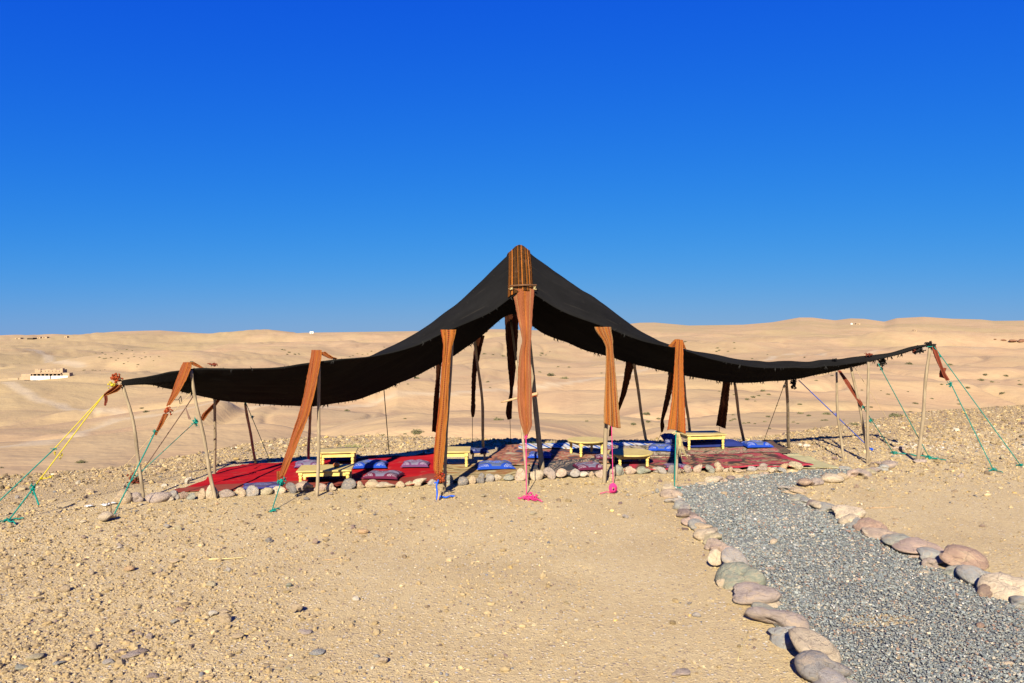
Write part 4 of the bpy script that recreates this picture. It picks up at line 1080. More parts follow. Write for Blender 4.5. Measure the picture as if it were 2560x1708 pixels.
def fringe():
    V, F = [], []
    def hairs(edge, k, L, front_):
        for _ in range(k):
            i = random.randrange(3, NU - 3)
            p = Vector(G[edge, i]); p.z -= 0.006
            clump = random.random() < 0.12
            for _ in range(random.randint(2, 6) if clump else 1):
                l = L * random.uniform(0.3, 1.0) * (1.7 if clump else 1)
                q = p + Vector((random.uniform(-.6, .6) * l, random.uniform(-.3, .3) * l, -l if not front_ else random.choice((-1, 0.6)) * l))
                w = 0.004 if not clump else 0.007
                o = len(V)
                mid = (p + q) / 2 + Vector((random.uniform(-.2, .2) * l, 0, 0))
                V.extend([p + Vector((-w, 0, 0)), p + Vector((w, 0, 0)), p + Vector((0, w, 0)), mid + Vector((-w * .7, 0, 0)), mid + Vector((w * .7, 0, 0)), mid + Vector((0, w * .7, 0)), q])
                F.extend([(o, o + 1, o + 4, o + 3), (o + 1, o + 2, o + 5, o + 4), (o + 2, o, o + 3, o + 5), (o + 3, o + 4, o + 6), (o + 4, o + 5, o + 6), (o + 5, o + 3, o + 6)])
    hairs(NV - 1, 360, 0.042, False)
    hairs(0, 90, 0.035, True)
    me = bpy.data.meshes.new('fringe')
    me.from_pydata([tuple(v) for v in V], [], F); me.update()
    tag(link('fringe', me, M['hair'], roof), 'frayed black threads along the cloth edges', kind='stuff')
fringe()

def ragged(name, c, size, mat, parent=tent, seed=0, n=60, stretch=(1, 1, 1), label=None):
    """bunched, frayed cloth or a knot: a tangle of short loops and ends"""
    r = random.Random(seed)
    mb = MB()
    c = Vector(c)
    for k in range(n):
        a = Vector((r.gauss(0, .34) * stretch[0], r.gauss(0, .28) * stretch[1], r.gauss(0, .34) * stretch[2])) * size
        b = a + Vector((r.gauss(0, .35) * stretch[0], r.gauss(0, .35) * stretch[1], r.gauss(0, .35) * stretch[2])) * size * 0.6
        m_ = (a + b) / 2 + Vector((r.gauss(0, .3), r.gauss(0, .3), r.gauss(0, .3))) * size * 0.5
        rad = size * r.uniform(0.07, 0.15)
        mb.tube([c + a, c + a * .4 + m_ * .6, c + m_, c + b * .6 + m_ * .4, c + b], [rad, rad, rad, rad, rad * .6], 5)
    mb.tube([c + Vector((0, 0, q * size * stretch[2])) for q in (-.42, -.3, -.12, .1, .3, .42)], [size * stretch[0] * q for q in (.08, .26, .36, .36, .26, .08)], 8)
    o = mb.build(name, mat, parent, True)
    if label: tag(o, label)
    return o

ROPE = 0.68                                    # guy ropes are thin cord
def rope(pts, rad, mat, parent=tent, name='guy_rope', sag=0.0, label=None, n=10, sides=6):
    P = [Vector(p) for p in pts]
    path = []
    for a, b in zip(P[:-1], P[1:]):
        for k in range(n):
            t = k / n
            q = a.lerp(b, t); q.z -= sag * 4 * t * (1 - t)
            path.append(q)
    path.append(P[-1])
    rad = [q * ROPE for q in rad] if hasattr(rad, '__len__') else rad * ROPE
    mb = MB(); mb.tube(path, rad, sides)
    o = mb.build(name, mat, parent, True)
    if label: tag(o, label)
    return o

def wig(p, q, n, amp, seed, drop=False):
    """wriggling polyline from p to q lying on the ground"""
    r = random.Random(seed)
    p, q = Vector(p), Vector(q)
    d = (q - p); s = Vector((-d.y, d.x, 0)).normalized() if d.length > 0 else Vector((1, 0, 0))
    out = []
    for k in range(n + 1):
        t = k / n
        x = p.lerp(q, t) + s * r.uniform(-amp, amp) * (1 if 0 < k < n else 0)
        if drop: x.z = Tz(x.x, x.y) + 0.012 + r.uniform(0, .02)
        out.append(x)
    return out

def pole(base, top, r0=0.028, r1=0.02, seed=0, bend=0.02, label=None):
    r = random.Random(seed)
    b, t = Vector(base), Vector(top)
    b = b + (b - t).normalized() * 0.06
    n = 14
    o1, o2, ph = r.uniform(-1, 1), r.uniform(-1, 1), r.uniform(0, 6)
    path, rad = [], []
    for k in range(n + 1):
        s = k / n
        q = b.lerp(t, s)
        w = math.sin(math.pi * s)
        q.x += bend * (o1 * w + 0.35 * math.sin(7 * s + ph) * w)
        q.y += bend * (o2 * w)
        path.append(q)
        rad.append((r0 + (r1 - r0) * s) * r.uniform(0.76, 0.94))
    mb = MB(); mb.tube(path, rad, 9)
    o = mb.build('pole', M['pole'], tent, True)
    if label: tag(o, label)
    return o

POLES = [((357, 1245), (305, 958, 9.17), .026, .022, .05), ((540, 1248), (478, 925, 9.09), .028, .022, .05), ((792, 1242), (796, 875, 9.22), .026, .024, .015),
         ((1111, 1223), (1132, 832, 9.72), .030, .024, .02), ((1511, 1209), (1526, 836, 10.12), .036, .030, .015), ((1691, 1202), (1698, 868, 10.25), .022, .02, .01),
         ((1318, 1214), (1277, 800, 11.55), .024, .02, .03), ((1357, 1184), (1299, 624, 10.82), .050, .038, .02),
         ((2109, 1147), (2091, 927, 11.95), .026, .022, .03), ((2168, 1159), (2171, 905, 11.5), .028, .024, .02), ((2174, 1153), (2127, 916, 11.75), .026, .024, .03), ((2295, 1155), (2326, 862, 11.7), .036, .028, .05),
         ((537, 1188), (537, 994, bD(537)), .026, .022, .01), ((640, 1158), (612, 1004, bD(612)), .026, .022, .02), ((772, 1152), (778, 1012, bD(778)), .028, .024, .02),
         ((1208, 1124), (1187, 853, bD(1187)), .030, .026, .04), ((1616, 1108), (1585, 908, bD(1585)), .032, .028, .02), ((1727, 1107), (1708, 936, bD(1708)), .032, .026, .03),
         ((1860, 1105), (1836, 951, bD(1836)), .032, .026, .02), ((1972, 1121), (1966, 948, bD(1966)), .034, .028, .02)]
for i, (b, t, r0, r1, bd) in enumerate(POLES):
    pole(gnd(*b), at(*t), r0, r1, i, bd)

def strip(rows, mat, name='hanging_strip', fold=0.10, folds=1.6, seed=0, label=None, n=60, m=17, twist=None):
    """ribbon of cloth; rows: (px of left edge, px of right edge, py, depth)"""
    A = np.array([(l, r, y, d) for (l, r, y, d) in rows], float)
    s = np.concatenate([[0], np.cumsum(np.hypot(np.diff((A[:, 0] + A[:, 1]) / 2), np.diff(A[:, 2])))])
    ss = np.linspace(0, s[-1], n)
    L, R, Y, Dp = (smooth1(np.interp(ss, s, A[:, k]), 1) for k in range(4))
    g = np.zeros((n, m, 3))
    r = np.random.default_rng(seed)
    ph = r.uniform(0, 6)
    for i in range(n):
        for j in range(m):
            c = j / (m - 1)
            px = L[i] + (R[i] - L[i]) * c
            if j in (0, m - 1): px += r.uniform(-.6, .6)
            p = at(px, Y[i], Dp[i])
            w = abs(R[i] - L[i]) / FPX * Dp[i]
            p.y += w * fold * math.sin(2 * math.pi * folds * c + ph + 1.2 * math.sin(ss[i] / s[-1] * 3 + ph)) + 0.004 * math.sin(9 * c + ss[i] * .06)
            p.z += 0.15 * w * math.sin(3.1 * c + ph) * (i / n)
            g[i, j] = p
    a, b = np.meshgrid(np.linspace(0, 1, n), np.linspace(0, 1, m), indexing='ij')
    o = sheet(name, g[::-1], mat, tent, np.stack([b, a], -1), 0.006)
    if label: tag(o, label)
    return o

# peak band, its rod and the tall middle strip
pk = int(np.argmax(zR + hR * 0))
def on_roof(uf, v, off):
    """point on the roof cloth at fractional column uf and depth share v, lifted off along the surface normal"""
    i0 = int(np.clip(math.floor(uf), 0, NU - 2)); f = uf - i0
    r_ = lambda ii, v_: np.array([US[ii] * E1[0] + (dF[ii] + (dB[ii] - dF[ii]) * v_) * E2[0], US[ii] * E1[1] + (dF[ii] + (dB[ii] - dF[ii]) * v_) * E2[1], float(roof_xyz(ii, np.array(v_))[2])])
    p = lambda v_: r_(i0, v_) * (1 - f) + r_(i0 + 1, v_) * f
    q = p(v)
    tv = p(min(v + .02, 1)) - p(max(v - .02, 0)); tu = r_(i0 + 1, v) - r_(i0, v)
    n_ = np.cross(tu, tv); n_ /= np.linalg.norm(n_)
    if n_[2] < 0: n_ = -n_
    return q + n_ * off
du = US[1] - US[0]
bandg = []
for k in range(30):
    v = 0.5 - 0.5 * k / 29
    row = []
    for j_ in range(19):
        c_ = j_ / 18 - 0.5
        half = (0.29 + 0.05 * (k / 29)) / du
        row.append(on_roof(pk + half * c_ - 0.17 / du * max(0, (k - 6) / 23), v, 0.022 + 0.006 * math.sin(9 * c_ + k * .2)))
    bandg.append(row)
ba, bb = np.meshgrid(np.linspace(1, 0, 30), np.linspace(0, 1, 19), indexing='ij')
tag(sheet('peak_band', np.array(bandg)[::-1], M['band_peak'], tent, np.stack([bb, ba], -1)[::-1], 0.006), 'brown, black and orange striped band over the peak')
mb = MB(); mb.tube([at(1274, 715, 9.93), at(1308, 713, 9.92), at(1342, 713, 9.93)], [.011, .014, .011], 8); mb.build('band_rod', M['darkwood'], tent, True)
for k, (a, b) in enumerate(((1279, 722), (1336, 722))):
    ragged('rod_lashing', at(a, b, 9.9), 0.035, M['strawrope'], seed=20 + k, n=14)
S4 = strip([(1281, 1336, 720, 9.93), (1283, 1335, 735, 9.9), (1290, 1332, 775, 9.86), (1298, 1330, 815, 9.83), (1306, 1327, 851, 9.8), (1299, 1326, 882, 9.78), (1295, 1328, 930, 9.76), (1293, 1330, 995, 9.72), (1297, 1329, 1040, 9.7), (1301, 1331, 1060, 9.68), (1309, 1321, 1084, 9.66), (1313, 1317, 1094, 9.65)], M['band_center'], seed=3, fold=0.05, label='faded brick-orange strip hanging down the middle')
mb = MB(); mb.tube(wig(at(1252, 1006, 9.85), at(1300, 994, 9.80), 4, .012, 5) + [at(1344, 984, 9.72)], [.010, .013, .016, .016, .018, .022], 8); mb.build('stick', M['stick'], S4, True)
ragged('stick_end_wrap', at(1338, 988, 9.74), 0.06, M['rust'], S4, 31, 16, (1.2, .8, .7))
# front strips
strip([(1101, 1141, 822, 9.62), (1104, 1139, 838, 9.61), (1108, 1130, 866, 9.6), (1106, 1126, 900, 9.58), (1101, 1122, 962, 9.52), (1096, 1119, 1030, 9.44), (1090, 1115, 1077, 9.38), (1085, 1110, 1140, 9.3), (1084, 1106, 1176, 9.26), (1092, 1104, 1188, 9.25)], M['band_a'], seed=5, label='orange strip with a dark stitched line beside the red rug')
ragged('strip_knot', at(1099, 1194, 9.24), 0.085, M['rust'], seed=32, n=50, label='frayed red-orange knot of cloth')
strip([(1485, 1528, 816, 10.02), (1490, 1530, 830, 10.01), (1506, 1533, 850, 10.0), (1515, 1533, 868, 9.98), (1515, 1536, 900, 9.96), (1514, 1540, 940, 9.94), (1511, 1546, 1010, 9.9), (1510, 1551, 1066, 9.87)], M['band_b'], seed=8, fold=0.1, label='finely striped orange strip with a loose square end')
strip([(1690, 1707, 849, 10.24), (1688, 1708, 880, 10.2), (1685, 1709, 930, 10.15), (1680, 1711, 1000, 10.08), (1672, 1713, 1060, 10.02), (1669, 1713, 1082, 10.0)], M['band_c'], seed=11, fold=0.08, label='bright orange strip with white zigzag stitching')
strip([(1668, 1690, 868, 10.3), (1686, 1700, 850, 10.27), (1698, 1707, 850, 10.27), (1704, 1716, 872, 10.32)], M['band_c'], 'strip_loop', 0.03, 1, 12)
strip([(779, 803, 873, 9.20), (777, 804, 890, 9.18), (768, 795, 940, 9.12), (760, 786, 985, 9.06), (745, 772, 1040, 9.0), (728, 752, 1090, 8.95), (712, 734, 1140, 8.9), (700, 716, 1180, 8.87), (696, 709, 1196, 8.86)], M['band_d'], seed=14, fold=0.06, label='long rust-orange strip pulled down from the tall left pole')
strip([(796, 812, 880, 9.22), (806, 822, 888, 9.24), (822, 834, 895, 9.27), (838, 844, 897, 9.3)], M['band_d'], 'strip_tail', 0.2, 1, 15)
strip([(459, 478, 905, 9.05), (452, 478, 918, 9.03), (440, 466, 950, 8.98), (428, 446, 985, 8.93), (415, 424, 1015, 8.88)], M['band_d'], seed=17, fold=0.06, label='rust-orange strip tied in a knot at the second pole from the left')
ragged('strip_knot', at(419, 1026, 8.86), 0.06, M['rust'], seed=33, n=30, label='brown-orange cloth knot')
strip([(408, 421, 1034, 8.85), (396, 411, 1058, 8.83), (388, 395, 1080, 8.81), (386, 392, 1088, 8.80)], M['band_d'], seed=18, fold=0.2)
strip([(468, 484, 906, 9.07), (482, 500, 915, 9.1), (500, 512, 921, 9.13), (512, 519, 925, 9.15)], M['band_d'], 'strip_tail', 0.2, 1, 19)
# left tip
ragged('tip_bundle', at(291, 945, 9.14), 0.075, M['rust'], seed=34, n=60, label='orange cloth ball wound round the left tip')
ragged('tip_tuft', at(281, 963, 9.10), 0.05, M['yellowrope'], seed=35, n=30, label='yellow rope tuft')
strip([(290, 305, 962, 9.12), (276, 300, 972, 9.1), (264, 290, 982, 9.07), (258, 266, 990, 9.05)], M['band_d'], seed=21, fold=0.25)
strip([(259, 267, 990, 9.04), (260, 267, 1002, 9.04), (259, 265, 1014, 9.03)], M['darkred'], 'strip_tail', 0.3, 1, 22)
# right tip
strip([(2327, 2340, 864, 11.66), (2336, 2348, 890, 11.6), (2346, 2357, 915, 11.55), (2356, 2368, 938, 11.5), (2366, 2375, 951, 11.47)], M['darkred'], seed=23, fold=0.25, label='dark red strip at the right tip')
strip([(2352, 2366, 920, 11.56), (2351, 2364, 945, 11.55)], M['darkred'], 'strip_tail', 0.3, 1, 24)
ragged('tip_bundle', at(2326, 862, 11.68), 0.085, M['hair'], seed=36, n=50, stretch=(1.3, 1, .6), label='frayed black wrapping at the right tip')
ragged('tip_tuft', at(2295, 876, 11.75), 0.09, M['hair'], seed=37, n=50, stretch=(1.3, 1, .7))
ragged('tip_tuft', at(2285, 873, 11.7), 0.05, M['darkred'], seed=38, n=24)
ragged('tip_tuft', at(2205, 906, 11.75), 0.09, M['hair'], seed=39, n=50, stretch=(.8, 1, 1.1))
ragged('tip_tuft', at(2170, 886, 11.55), 0.06, M['darkred'], seed=40, n=26, stretch=(1.3, 1, .5))
ragged('tip_tuft', at(2085, 899, 11.4), 0.05, M['hair'], seed=41, n=26, stretch=(1.4, 1, .4))
ragged('tip_tuft', at(1983, 958, 11.8), 0.085, M['hair'], seed=42, n=50, stretch=(.6, 1, 1.2), label='frayed black tuft hanging from the back edge')
ragged('tip_tuft', at(533, 912, 9.35), 0.05, M['darkred'], seed=43, n=24, stretch=(1.3, 1, .6))
# strips at the back, in the shade of the roof and coloured dark for it
strip([(1089, 1105, 900, 11.32), (1090, 1101, 940, 11.55), (1084, 1098, 1000, 11.9), (1080, 1090, 1082, 12.3)], M['band_shade'], seed=25, label='dark strip behind the stitched orange one')
strip([(1189, 1212, 838, 11.72), (1184, 1202, 880, 11.9), (1179, 1191, 935, 12.1), (1178, 1188, 1000, 12.3), (1177, 1189, 1026, 12.4), (1179, 1184, 1044, 12.46)], M['band_shade'], seed=26, label='dark strip knotted at the back left of the middle pole')
strip([(1260, 1297, 768, 11.98), (1264, 1295, 840, 12.2), (1269, 1291, 910, 12.4), (1274, 1285, 960, 12.55), (1275, 1281, 985, 12.62), (1266, 1280, 1012, 12.7), (1264, 1280, 1034, 12.77), (1270, 1279, 1050, 12.82)], M['band_shade'], seed=27, label='wide dark strip hanging behind the middle one')
strip([(1565, 1588, 903, 11.52), (1559, 1577, 945, 11.8), (1552, 1566, 985, 12.1), (1544, 1552, 1018, 12.3), (1524, 1530, 1070, 12.6), (1522, 1528, 1092, 12.75)], M['band_shade'], seed=28)
strip([(1674, 1686, 926, 11.5), (1667, 1682, 970, 12.0), (1659, 1671, 1015, 12.5), (1652, 1658, 1052, 12.9), (1651, 1661, 1066, 13.1), (1653, 1656, 1082, 13.3)], M['band_shade'], seed=29)
strip([(1808, 1827, 950, 11.65), (1803, 1822, 990, 12.15), (1797, 1818, 1030, 12.6), (1791, 1813, 1069, 13.0)], M['band_shade'], seed=30, fold=0.1, label='square-ended dark strip above the right-hand rugs')
strip([(2094, 2102, 926, 12.0), (2112, 2122, 955, 11.9), (2132, 2140, 985, 11.8), (2148, 2155, 1008, 11.7), (2153, 2158, 1016, 11.68)], M['darkred'], seed=31, fold=0.25, label='narrow red strip among the right-hand poles')
strip([(546, 556, 995, 10.15), (526, 540, 1015, 10.3), (506, 520, 1036, 10.45), (500, 508, 1052, 10.55)], M['band_d'], seed=32, fold=0.2, label='short orange strip behind the second pole')

# guy ropes
def stake_end(p, mat, size, seed, tails=(), label=None, parent=None, n=26):
    o = ragged('rope_knot', (p.x, p.y, p.z + size * .35), size, mat, parent or tent, seed, n, (1.3, 1, .6))
    if label: tag(o, label)
    for k, q in enumerate(tails):
        rope(wig(p, q, 6, .012, seed + k, True), .011, mat, o, 'rope_tail', n=2)
    return o
tl = at(259, 988, 9.05)
ya, yb = at(136, 1122, 8.6), at(103, 1195, 8.45)
g1 = rope([tl, ya], .0085, M['yellowrope'], label='yellow half of the upper left guy rope')
rope([ya, gnd(-60, 1308)], .010, M['teal'], label='teal half of the upper left guy rope')
ragged('rope_knot', ya, 0.032, M['teal'], g1, 50, 16, (1.6, 1, .6)); ragged('rope_tassel', ya + Vector((.005, 0, -.05)), 0.028, M['yellowrope'], g1, 51, 14, (.6, .6, 1.2))
te = gnd(18, 1306)
yc = at(82, 1222, 8.2)
g2 = rope([tl, yb, yc], .0095, M['yellowrope'], label='yellow half of the lower left guy rope')
rope([yc, te], .011, M['teal'], label='teal half of the lower left guy rope')
ragged('rope_knot', at(155, 1137, 8.65), 0.028, M['yellowrope'], g2, 52, 14, (.7, .7, 1.2)); ragged('rope_tassel', at(150, 1145, 8.65), 0.03, M['yellowrope'], g2, 53, 14, (.5, .6, 1.3))
ragged('rope_knot', yb, 0.03, M['yellowrope'], g2, 54, 16); rope([yb, at(112, 1195, 8.43), at(124, 1192, 8.42)], .008, M['yellowrope'], g2, 'rope_tail', .01); ragged('rope_tassel', at(127, 1193, 8.42), 0.028, M['yellowrope'], g2, 55, 12)
ragged('rope_knot', yc, 0.055, M['teal'], g2, 56, 34, (.7, .8, 1.2), 'large teal knot'); rope([yc, at(90, 1243, 8.18), at(97, 1262, 8.1)], [.014] * 21, M['teal'], g2, 'rope_tail')
stake_end(te, M['teal'], 0.05, 57, (gnd(60, 1301), gnd(38, 1315), gnd(-30, 1318)), 'teal rope end pegged into the ground')
rope([at(388, 1080, 8.81), gnd(285, 1287)], .011, M['teal'], label='teal guy rope to the hooked peg')
ragged('rope_knot', at(387, 1078, 8.80), 0.03, M['teal'], seed=58, n=18)
rope([at(484, 989, 9.3), at(465, 1018, 9.55), gnd(348, 1189)], .011, M['brownrope'], label='brown guy rope behind the second pole')
rope([at(464, 1019, 9.5), at(470, 1035, 9.5), at(476, 1048, 9.5), at(472, 1047, 9.5), at(466, 1024, 9.5)], .010, M['brownrope'], name='rope_loop')
rope([at(477, 982, 9.4), gnd(262, 1222)], .005, M['tanrope'], label='thin pale cord on the left')
rope([at(489, 1054, 10.55), gnd(318, 1212)], .008, M['teal'], label='teal guy rope from the short orange strip')
ragged('rope_knot', at(490, 1055, 10.55), 0.06, M['teal'], seed=59, n=30)
rope([at(614, 1006, 10.4), gnd(676, 1154)], .008, M['teal'], label='green cord at the back left pole')
ragged('rope_knot', at(631, 1042, 10.75), 0.04, M['teal'], seed=60, n=14)
rope([at(433, 975, 9.6), at(436, 1000, 9.6), at(446, 1000, 9.6), at(452, 990, 9.6), at(455, 1008, 9.6), at(450, 1010, 9.6), at(449, 1000, 9.6)], .007, M['blackrope'], name='rope_loop', n=4)
p = gnd(678, 1281)
rope([at(704, 1202, 8.85), p], .010, M['teal'], label='teal guy rope below the rust-orange strip')
ragged('rope_knot', at(704, 1204, 8.85), 0.065, M['teal'], seed=61, n=36, stretch=(.9, .8, 1), label='frayed teal knot')
strip([(691, 699, 1178, 8.9), (692, 700, 1206, 8.88)], M['band_d'], 'strip_tail', .2, 1, 62)
stake_end(p, M['teal'], 0.03, 62, (gnd(700, 1276), gnd(688, 1283)))
p = gnd(1092, 1249)
rope([at(1096, 1200, 9.2), at(1091, 1215, 9.15), at(1093, 1232, 9.1), p, gnd(1100, 1246)], .017, M['bluerope'], label='thick blue rope end')
rope(wig(gnd(1095, 1246), gnd(1138, 1244), 7, .03, 63, True), .016, M['bluerope'], name='rope_tail', n=2)
rope([at(1096, 1204, 9.2), at(1086, 1208, 9.2)], .014, M['bluerope'], name='rope_tail')
mb = MB(); mb.tube([gnd(1095, 1251), gnd(1097, 1251) + Vector((0.01, 0, .12))], .012, 7); mb.build('peg', M['stick'], tent)
p = gnd(1316, 1236)
rope([at(1315, 1092, 9.65), p], .010, M['pink'], label='pink rope hanging from the middle strip')
ragged('rope_knot', at(1315, 1093, 9.64), 0.04, M['pink'], seed=64, n=20)
stake_end(gnd(1324, 1250), M['pink'], 0.085, 65, (gnd(1352, 1256), gnd(1356, 1258), gnd(1345, 1249), gnd(1340, 1258)), 'pink rope tangle lying on the sand', n=60)
p = gnd(1533, 1220)
rope([at(1529, 1066, 9.86), p], .009, M['pink'], label='pink rope hanging from the striped strip')
coil = MB()
for k in range(7):
    cpt = gnd(1533, 1234) + Vector((0, 0, .065))
    coil.tube([cpt + Vector((math.cos(w) * (.022 + .0045 * k), (k - 3) * .006 + .01 * math.sin(w), math.sin(w) * (.03 + .005 * k))) for w in np.linspace(0, 2 * math.pi, 17)], .0085, 6)
co_ = coil.build('rope_coil', M['pink'], tent, True); tag(co_, 'tight pink rope coil')
rope(wig(gnd(1530, 1234), gnd(1500, 1236), 5, .012, 66, True), .008, M['pink'], co_, 'rope_tail', n=2)
p = gnd(1686, 1221)
rope([at(1690, 1078, 10.0), p], .011, M['teal'], label='teal rope hanging from the bright orange strip')
rope(wig(p, gnd(1716, 1228), 6, .008, 67, True), .013, M['teal'], name='rope_tail', n=2)
for k in range(6):
    a = at(1690 + k * 1.6, 1082, 10.0)
    rope([a, a + Vector((.02 + .012 * k, .04, -.16 - .02 * k)), a + Vector((.04 + .02 * k, .08, -.32 - .03 * (k % 3)))], .006, M['strawrope'], name='fringe_cord', n=4)
ragged('strip_knot', at(1688, 1083, 10.0), .05, M['strawrope'], seed=68, n=18, stretch=(1.4, .6, .5))
# back ropes
rope([at(960, 976, bD(960)), gnd(973, 1137)], .010, M['blackrope'], label='thin dark cord at the back behind the red rug')
rope([at(1181, 1044, 12.46), gnd(1181, 1126)], .007, M['blackrope']); rope([at(1275, 1050, 12.82), gnd(1277, 1115)], .007, M['blackrope'])
rope([at(1654, 1080, 13.28), gnd(1642, 1107)], .006, M['blackrope']); rope([at(1799, 1068, 13.0), gnd(1796, 1104)], .006, M['blackrope'])
rope([at(1964, 953, 11.8), gnd(1909, 1104)], .008, M['blackrope'], label='dark guy cord crossing behind the back right poles')
ragged('rope_knot', at(1960, 966, 12.0), .04, M['teal'], seed=69, n=14)
rope([at(1997, 951, 11.8), gnd(2178, 1124)], .011, M['bluerope'], label='blue guy rope on the right'); ragged('rope_knot', at(2091, 1036, 12.35), .035, M['bluerope'], seed=70, n=14)
stake_end(gnd(2178, 1126), M['bluerope'], .06, 71)
p = gnd(2236, 1136)
rope([at(2155, 1014, 11.68), p], .010, M['teal'], label='teal guy rope from the narrow red strip'); ragged('rope_knot', at(2158, 1018, 11.68), .045, M['teal'], seed=72, n=20); ragged('rope_knot', at(2175, 1052, 12.0), .05, M['teal'], seed=73, n=18)
stake_end(p, M['teal'], .06, 74)
rope(wig(p, gnd(2324, 1144), 10, .03, 75, True), .014, M['teal'], name='rope_tail', label='teal rope lying between two stakes', n=2)
p2 = gnd(2325, 1148)
rope([at(2195, 908, 11.6), p2], .010, M['teal'], label='long teal guy rope right of the paired poles')
stake_end(p2, M['teal'], .065, 76, (gnd(2366, 1153), gnd(2345, 1150)))
rope([at(2138, 921, 11.75), gnd(2279, 1142)], .005, M['tanrope'], label='thin tan cord on the right')
p = gnd(2484, 1176)
rope([at(2374, 953, 11.45), p], .0105, M['teal'], label='teal guy rope from the dark red strip'); ragged('rope_knot', at(2376, 961, 11.44), .055, M['teal'], seed=77, n=24)
stake_end(p, M['teal'], .05, 78, (gnd(2464, 1184), gnd(2507, 1183)))
rope([at(2318, 867, 11.66), at(2334, 866, 11.64), at(2345, 880, 11.62), gnd(2552, 1164)], .0105, M['teal'], label='teal guy rope from the right tip')
ragged('rope_knot', at(2350, 890, 11.6), .04, M['teal'], seed=79, n=16, stretch=(.6, .6, 1.3))
stake_end(gnd(2552, 1166), M['teal'], .05, 80)

# hooked iron peg and litter by it
hb = gnd(274, 1284)
mb = MB(); mb.tube([hb + Vector((.0, .03, -.05)), hb + Vector((.0, .03, .09)), hb + Vector((-.008, .03, .115)), hb + Vector((-.028, .03, .125)), hb + Vector((-.045, .03, .112)), hb + Vector((-.05, .03, .08)), hb + Vector((-.05, .03, .055))], .006, 7)
tag(mb.build('iron_peg', M['metal'], None, True, hb), 'rusty hooked iron peg standing behind a pale round stone', 'peg')
for k, (px, py, w, lab) in enumerate(((222, 1270, 16, 'small scrap of white paper left of the hooked peg'), (263, 1267, 20, 'white paper scrap behind the hooked peg'), (284, 1263, 20, 'white paper scrap against the first tan stone'))):
    c = gnd(px, py); W = w / FPX * c.y
    n_ = 6
    a, b = np.meshgrid(np.linspace(-1, 1, 9), np.linspace(-1, 1, n_))
    x, y = c.x + a * W / 2 * (1 + .35 * vnoise(b * 2 + k, a, 5)), c.y + b * .03 * (1 + .5 * vnoise(a * 3 + k, b, 6))
    z = T(x, y) + .015 + .02 * (0.5 + 0.5 * vnoise(a * 2 + k * 3, b * 2, 8))
    tag(sheet('paper_scrap', np.stack([x, y, z], -1), M['paper'], thick=.003), lab, 'litter')
def twig(a, b, r, lab, seed, mat='stick', amp=.01):
    P = wig(a, b, 8, amp, seed)
    P = [Vector((q.x, q.y, Tz(q.x, q.y) + r)) for q in P]
    mb = MB(); mb.tube(P, [r * (1 - .6 * k / 8) for k in range(9)], 6)
    tag(mb.build('twig', M[mat], None, True, P[0]), lab, 'twig', 'dry twigs on the sand')
twig(gnd(522, 1402), gnd(612, 1396), .010, 'long pale stick lying on the stony foreground', 1, 'strawrope', .006)
twig(gnd(806, 1398), gnd(878, 1393), .004, 'thin dark twig lying on smooth sand in the middle foreground', 2, 'stick')
twig(gnd(1642, 1330), gnd(1662, 1333), .005, 'short brown twig left of the gravel path', 3)
twig(gnd(2165, 1270), gnd(2245, 1268), .006, 'dark twig on the sand right of the gravel path', 4)
twig(gnd(1845, 1655), gnd(1870, 1580), .004, 'thin straw on the sand close to the path edge', 5, 'strawrope')
ragged_root = ragged('dry_root', gnd(335, 1208) + Vector((0, 0, .05)), .10, M['darkred'], None, 90, 40, (1.2, .8, .8))
tag(ragged_root, 'dark red tangle of cloth behind the leftmost pole', 'cloth scrap')

# ------------------------------------------------------------------ tables
def leg_prof(h):
    s = h / 0.22
    return [(.020, 0), (.022, .012 * s), (.024, .03 * s), (.019, .05 * s), (.026, .058 * s), (.026, .066 * s), (.019, .072 * s), (.026, .11 * s), (.021, .135 * s), (.028, .145 * s), (.028, .15 * s)]
def rect_table(c, w, d, h, rz, label, z0=0.03):
    t = empty('low_table', (c[0], c[1], Tz(c[0], c[1]) + z0), rz)
    tag(t, label, 'table', 'low yellow tables on the rugs')
    mb = MB(); mb.box((0, 0, h - .011), (w, d, .022), 0, .004); mb.build('tabletop', M['top'], t)
    iw, idp = w - .11, d - .09
    for (x, y, sx, sy) in ((0, -idp / 2, iw - .05, .018), (0, idp / 2, iw - .05, .018), (-iw / 2, 0, .018, idp - .05), (iw / 2, 0, .018, idp - .05)):
        mb = MB(); mb.box((x, y, h - .022 - .032), (sx, sy, .064)); mb.build('apron', M['yellow'], t)
    for x in (-iw / 2, iw / 2):
        for y in (-idp / 2, idp / 2):
            mb = MB(); mb.lathe((x, y, 0), leg_prof(h), 12)
            top = .15 * h / .22
            mb.box((x, y, (top + h - .0225) / 2), (.056, .056, h - .0225 - top), 0, .003)
            mb.build('leg', M['yellow'], t, False)
    return t
